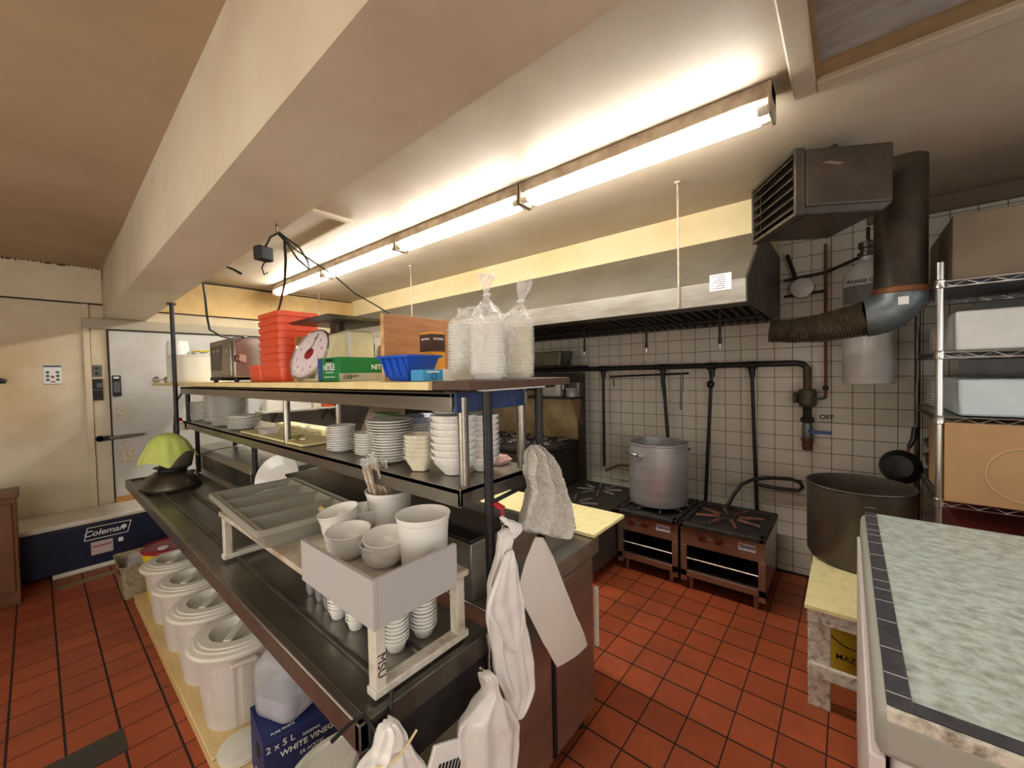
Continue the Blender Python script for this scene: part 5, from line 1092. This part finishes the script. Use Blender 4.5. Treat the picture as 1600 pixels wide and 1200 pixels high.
# ================================================================== right side: rack
t=thing('wire_rack','chrome wire rack with tiered shelves against the tiled wall','rack',(3.2,-.8,0))
YR0,YR1=-1.35,-.335; XF,XB=2.785,3.57
for x in (XF,XB):
    for y in (YR1,YR0):
        finish(B().cyl((x,y,0),(x,y,2.08 if x==XF else 2.05),.0145,None,14),'post',m_chrome if x==XF else m_dsteel,t)
for z in (1.99,1.655,1.345,.945,.35):
    sh=finish(B().box(XF+.01,XB-.01,YR0+.01,YR1-.01,z-.004,z-.001),'shelf_liner',m_milk if z>1 else m_dsteel,t)
    for x,(ya,yb) in ((XF,(YR0,YR1)),(XB,(YR0,YR1))):
        b=B(); b.tube([(x,ya,z),(x,yb,z)],.0035,6); finish(b,'shelf_wire',m_chrome,t); finish(B().tube([(x,ya,z-.028),(x,yb,z-.028)],.0035,6),'shelf_wire',m_chrome,t)
        pts=[(x,ya+(yb-ya)*k/24,z-.004-(.02 if k%2 else 0)) for k in range(25)]; finish(B().tube(pts,.0024,5),'truss_wire',m_chrome,t)
    for y in (YR1,YR0):
        b=B(); b.tube([(XF,y,z),(XB,y,z)],.0035,6); finish(b,'shelf_wire',m_dsteel,t); finish(B().tube([(XF,y,z-.028),(XB,y,z-.028)],.0035,6),'shelf_wire',m_dsteel,t)
        pts=[(XF+(XB-XF)*k/18,y,z-.004-(.02 if k%2 else 0)) for k in range(19)]; finish(B().tube(pts,.0024,5),'truss_wire',m_dsteel,t)
        finish(B().lathe([(.017,z-.034),(.020,z-.03),(.018,z-.005),(.020,z+.004),(.017,z+.008)],(XF,y,0),14),'collar',m_chrome,t)
tag(finish(B().box(2.83,3.5,-1.3,-.38,1.995,2.30),'grey_brown_carton',m_dcard,bevel=.004),'large grey-brown carton on top of the wire rack','box')
tag(finish(B().box(2.80,3.3,-1.3,-.39,1.66,1.845).wobble(.004,8),'wrapped_white_pack',mat('frosted_pack',(206,208,206),.35,var=(184,188,190),vs=4,va=.4,bump=.3,bs=12),bevel=.01),'long frosted white pack on the second rack shelf','pack')
b=B()
for k in range(5): b.cyl((2.98+.06*k,-.37,1.665),(2.98+.06*k,-.37,1.82),.028,None,12)
tag(finish(B().bin((3.38,-.44),[(.16,.12,1.66),(.17,.13,1.665),(.17,.13,1.80)],.01,capt=True),'corrugated_pack',m_wht),'white corrugated pack at the back left of the second rack shelf','pack')
tag(finish(B().box(2.80,3.25,-1.3,-.40,1.35,1.525).wobble(.006,7),'foam_sheet_bundle',mat('pale_blue_film',(196,206,210),.3,var=(170,186,196),vs=3,va=.5,bump=.4,bs=9),bevel=.012),'pale bundle wrapped in plastic film on the third rack shelf','bundle')
tag(finish(B().box(3.50,3.505,-1.3,-.50,1.352,1.62).wobble(.003,9),'rack_shade_sheet',mat('rack_shade_dark',(74,80,84),.25,bump=.3,bs=8)),'added dark sheet standing in for shade behind the pale bundle on the third rack shelf','shade sheet')  # dark sheet added to paint the shade at the back of this shelf
tag(finish(B().box(3.50,3.505,-1.3,-.56,1.662,1.95).wobble(.003,9),'rack_shade_sheet',mat('rack_shade_dark',(74,80,84))),'added dark sheet standing in for shade behind the frosted pack on the second rack shelf','shade sheet')  # same added dark sheet, shade above and behind the frosted pack
lab='white plate in the short stack at the back of the third rack shelf'
p=tag(finish(B().lathe(plate_prof(.10,.015),(3.40,-.41,1.346),36) if False else B().lathe([(.05,0),(.055,.002),(.095,.02),(.098,.023),(.09,.022),(.05,.005),(0,.005)],(3.36,-.44,1.348),36),'dinner_plate',m_china),lab,'plate','rack plates')
for k in range(1,9): dup(p,(0,0,.016*k),lab,group='rack plates')
t=thing('cardboard_box','big brown cardboard box with a pressed circle on the fourth rack shelf','box',(3.0,-.9,.946))
finish(B().box(2.765,3.25,-1.3,-.352,.947,1.32),'box_body',m_card,t,bevel=.003)
b=B(); b.tube([(2.764,-.60+.12*math.cos(a),1.10+.12*math.sin(a)) for a in [2*PI*k/40 for k in range(41)]],.0025,6); finish(b,'pressed_circle',mat('card_edge',(200,166,120),.7),t)
t=thing('mixing_bowl','steel mixing bowl on the fourth rack shelf beside the cardboard box','bowl',(3.38,-.44,.95))
finish(B().lathe([(.05,.948),(.06,.95),(.11,1.0),(.125,1.06),(.13,1.062),(.12,1.055),(.1,1.0),(0,.955)],(3.40,-.47,0),40),'bowl_body',m_steel,t)
tag(finish(B().lathe([(.06,1.064),(.07,1.066),(.115,1.11),(.13,1.15),(.134,1.152),(.125,1.148),(.1,1.1),(0,1.07)],(3.40,-.47,0),40),'mixing_bowl',m_steel),'second steel mixing bowl nested above the first on the rack','bowl')
tag(finish(B().box(2.86,3.5,-1.3,-.42,.355,.62),'red_crate',mat('red_crate',(150,50,40),.5),bevel=.006),'red crate low on the wire rack behind the granite-topped freezer','crate')
tag(finish(B().box(2.80,3.5,-1.28,-.42,.625,.80),'red_tray_stack',mat('dull_red_tray',(136,52,44),.5),bevel=.008),'dull red trays piled on the red crate below the cardboard box','trays')
# hanging pan
t=thing('frying_pan','black frying pan hanging on the rack post by its handle','frying pan',(3.46,-.24,.97))
pn=Vector((-.80,.28,.12)).normalized(); pc=Vector((3.44,-.245,.965))
finish(B().lathe([(0,.022),(.07,.02),(.075,.016),(.10,-.012),(.104,-.016),(.098,-.014),(.072,.012),(0,.016)],pc,44,axis=pn),'pan_bowl',m_nonstick,t)
finish(B().tube([pc+Vector((0,-.035,.095)),pc+Vector((0,-.042,.125))],.008,8),'handle_neck',m_copper,t)
finish(B().tube([pc+Vector((0,-.042,.125)),pc+Vector((0,-.062,.18)),pc+Vector((.01,-.068,.25))],[.012,.015,.013],10),'handle',m_nonstick,t)
finish(B().tube([pc+Vector((.01,-.068,.245)),(3.56,-.325,1.24)],.002,5),'hanging_loop',m_chrome,t)
# ================================================================== stool with big pot
t=thing('step_bench','peeling white wooden bench with cream top holding the dark pot','bench',(2.75,-.10,0))
finish(B().box(2.27,3.40,-.06,.155,.476,.498),'top_board',m_cut,t,bevel=.003); finish(B().box(2.27,3.40,-.29,-.066,.476,.498),'top_board',m_cut,t,bevel=.003)
for x in (2.30,3.36): finish(B().box(x-.02,x+.02,-.28,.145,.415,.476),'apron_board',m_bone,t,bevel=.003)
for y in (-.27,.12): finish(B().box(2.29,3.38,y,y+.025,.415,.476),'side_rail',m_bone,t,bevel=.003)
for x in (2.31,3.30):
    for y in (-.27,.06): finish(B().box(x,x+.03,y,y+.085,0,.415),'leg',m_bone,t,bevel=.003)
finish(B().box(2.288,2.31,-.28,.145,.155,.215),'stretcher',m_bone,t,bevel=.003); 
t=thing('dark_stock_pot','wide dark brown stock pot standing on the peeling bench','pot',(3.0,-.05,.5))
rp=.235; cx,cy=2.97,-.045; zp=.4985
finish(B().lathe([(.20,zp),(rp-.015,zp+.008),(rp,zp+.035),(rp,zp+.425),(rp+.008,zp+.432),(rp+.006,zp+.438),(rp-.004,zp+.436),(rp-.006,zp+.41),(rp-.006,zp+.03),(0,zp+.02)],(cx,cy,0),60),'pot_body',m_pot,t)
t=thing('yellow_bucket','dark yellow bucket with wire handle under the peeling bench','bucket',(2.72,-.08,0))
finish(B().lathe([(.10,.001),(.112,.005),(.13,.26),(.136,.265),(.136,.28),(.13,.28),(.12,.255),(.10,.01),(0,.01)],(2.68,-.03,0),40),'bucket_body',mat('dirty_yellow_plastic',(170,148,34),.45),t)
finish(B().tube([(2.68+.138*math.cos(a),-.03+.138*math.sin(a),.25-.05*math.sin((a-PI*.6)/(PI*.8)*PI)) for a in [PI*.6+PI*.8*k/12 for k in range(13)]],.003,6),'wire_handle',m_ink,t)
text('MAZOLA',.038,(2.548,-.03,.14),NY,UZ,m_ink,t,bold=.0006)
# ================================================================== freezer with granite sheet
t=thing('chest_freezer','grey and white chest freezer with rounded lid in the lower right corner','freezer',(1.8,-.45,0))
ZF=.98; FX0,FX1,FY0,FY1=.962,2.235,-.72,-.042
finish(B().box(FX0+.03,FX1-.03,FY0,FY1-.02,.04,ZF-.10),'cabinet',m_fwhite,t,bevel=.02)
b=B(); b.hexa([(FX0+.012,FY0,ZF-.10),(FX1,FY0,ZF-.10),(FX1,FY1+.004,ZF-.10),(FX0+.012,FY1+.004,ZF-.10),(FX0,FY0,ZF-.006),(FX1,FY0,ZF-.006),(FX1,FY1,ZF-.006),(FX0,FY1,ZF-.006)]); finish(b,'lid',m_fgrey,t,bevel=.018)
finish(B().box(FX0+.02,FX1-.01,FY1-.012,FY1+.012,.045,ZF-.105),'side_trim',m_fwhite,t,bevel=.004)
for x in (1.1,2.1): finish(B().box(x,x+.05,FY1-.1,FY1-.05,0,.04),'foot',m_ink,t)
t=thing('vinyl_worktop_sheet','greenish granite-pattern sheet taped over the chest freezer lid','worktop sheet',(1.8,-.45,ZF))
finish(B().box(FX0+.03,FX1-.01,FY0,FY1-.035,ZF-.0055,ZF+.004),'sheet',m_granite,t,bevel=.001)
b=B(); b.box(FX0+.012,FX1-.01,FY1-.048,FY1-.012,ZF+.0042,ZF+.006); b.wobble(.0006,30); finish(b,'side_tape',m_tape,t)
b=B(); b.box(FX0+.012,FX0+.045,FY0,FY1-.049,ZF+.0042,ZF+.006); b.wobble(.0006,30); finish(b,'front_tape',m_tape,t)
b=B(); b.box(FX0-.002,FX0+.011,FY0,FY1-.012,ZF-.016,ZF+.003); b.wobble(.002,40); finish(b,'torn_edge_tape',m_bone,t)
b=B()
for k in range(15):
    x=FX0+.05+k*.09+.03*math.sin(k*5.1); b.box(x,x+.0012,FY1-.047,FY1-.013,ZF+.0061,ZF+.0066)
o=finish(b,'tape_creases',m_wht,t); o['kind']='stuff'
# ------------------------------------------------------------------ camera, world, lights
yaw,pitch,roll=math.radians(50.0),math.radians(-1.55),math.radians(1.25)
fw=Vector((math.sin(yaw)*math.cos(pitch),math.cos(yaw)*math.cos(pitch),math.sin(pitch)))
r0=Vector((math.cos(yaw),-math.sin(yaw),0)); u0=r0.cross(fw)
rr=r0*math.cos(roll)-u0*math.sin(roll); uu=rr.cross(fw)
cam=bpy.data.cameras.new('camera'); co=bpy.data.objects.new('camera',cam); COL.objects.link(co)
co.matrix_world=Matrix(((rr.x,uu.x,-fw.x,0),(rr.y,uu.y,-fw.y,0),(rr.z,uu.z,-fw.z,1.6),(0,0,0,1)))
cam.sensor_width=36; cam.lens=626/1600*36; cam.clip_start=.02
scene.camera=co
w=bpy.data.worlds.new('world'); scene.world=w; w.use_nodes=True
w.node_tree.nodes['Background'].inputs[0].default_value=lin((200,205,215)); w.node_tree.nodes['Background'].inputs[1].default_value=.3
def area(name,loc,rot,sx,sy,power,col):
    l=bpy.data.lights.new(name,'AREA'); l.shape='RECTANGLE'; l.size=sx; l.size_y=sy; l.energy=power; l.color=col
    o=bpy.data.objects.new(name,l); COL.objects.link(o); o.location=loc; o.rotation_euler=rot; return o
# ceiling fixture over the left aisle (behind and left of the frame) and unseen fill lights added behind the camera
area('aisle_lamp',(-.9,.9,2.55),(0,0,0),.3,2.6,9,(1,.94,.84))
area('side_window_daylight',(-1.84,1.9,1.55),(0,math.radians(-108),0),1.3,2.2,34,(1,.95,.86))
area('aisle_back_fill',(-1.2,-1.6,1.5),(math.radians(90),0,0),1.2,1.8,24,(1,.97,.93))  # added fill light at the aisle's back end, no doorway modelled
area('rear_fill',(1.6,-1.62,1.7),(math.radians(90),0,0),2.2,1.3,9,(.93,.96,1))  # added weak cool fill in front of the solid back wall
scene.view_settings.view_transform='Standard'; scene.view_settings.look='None'; scene.view_settings.gamma=1; scene.view_settings.use_curve_mapping=False
scene.view_settings.exposure=0.55
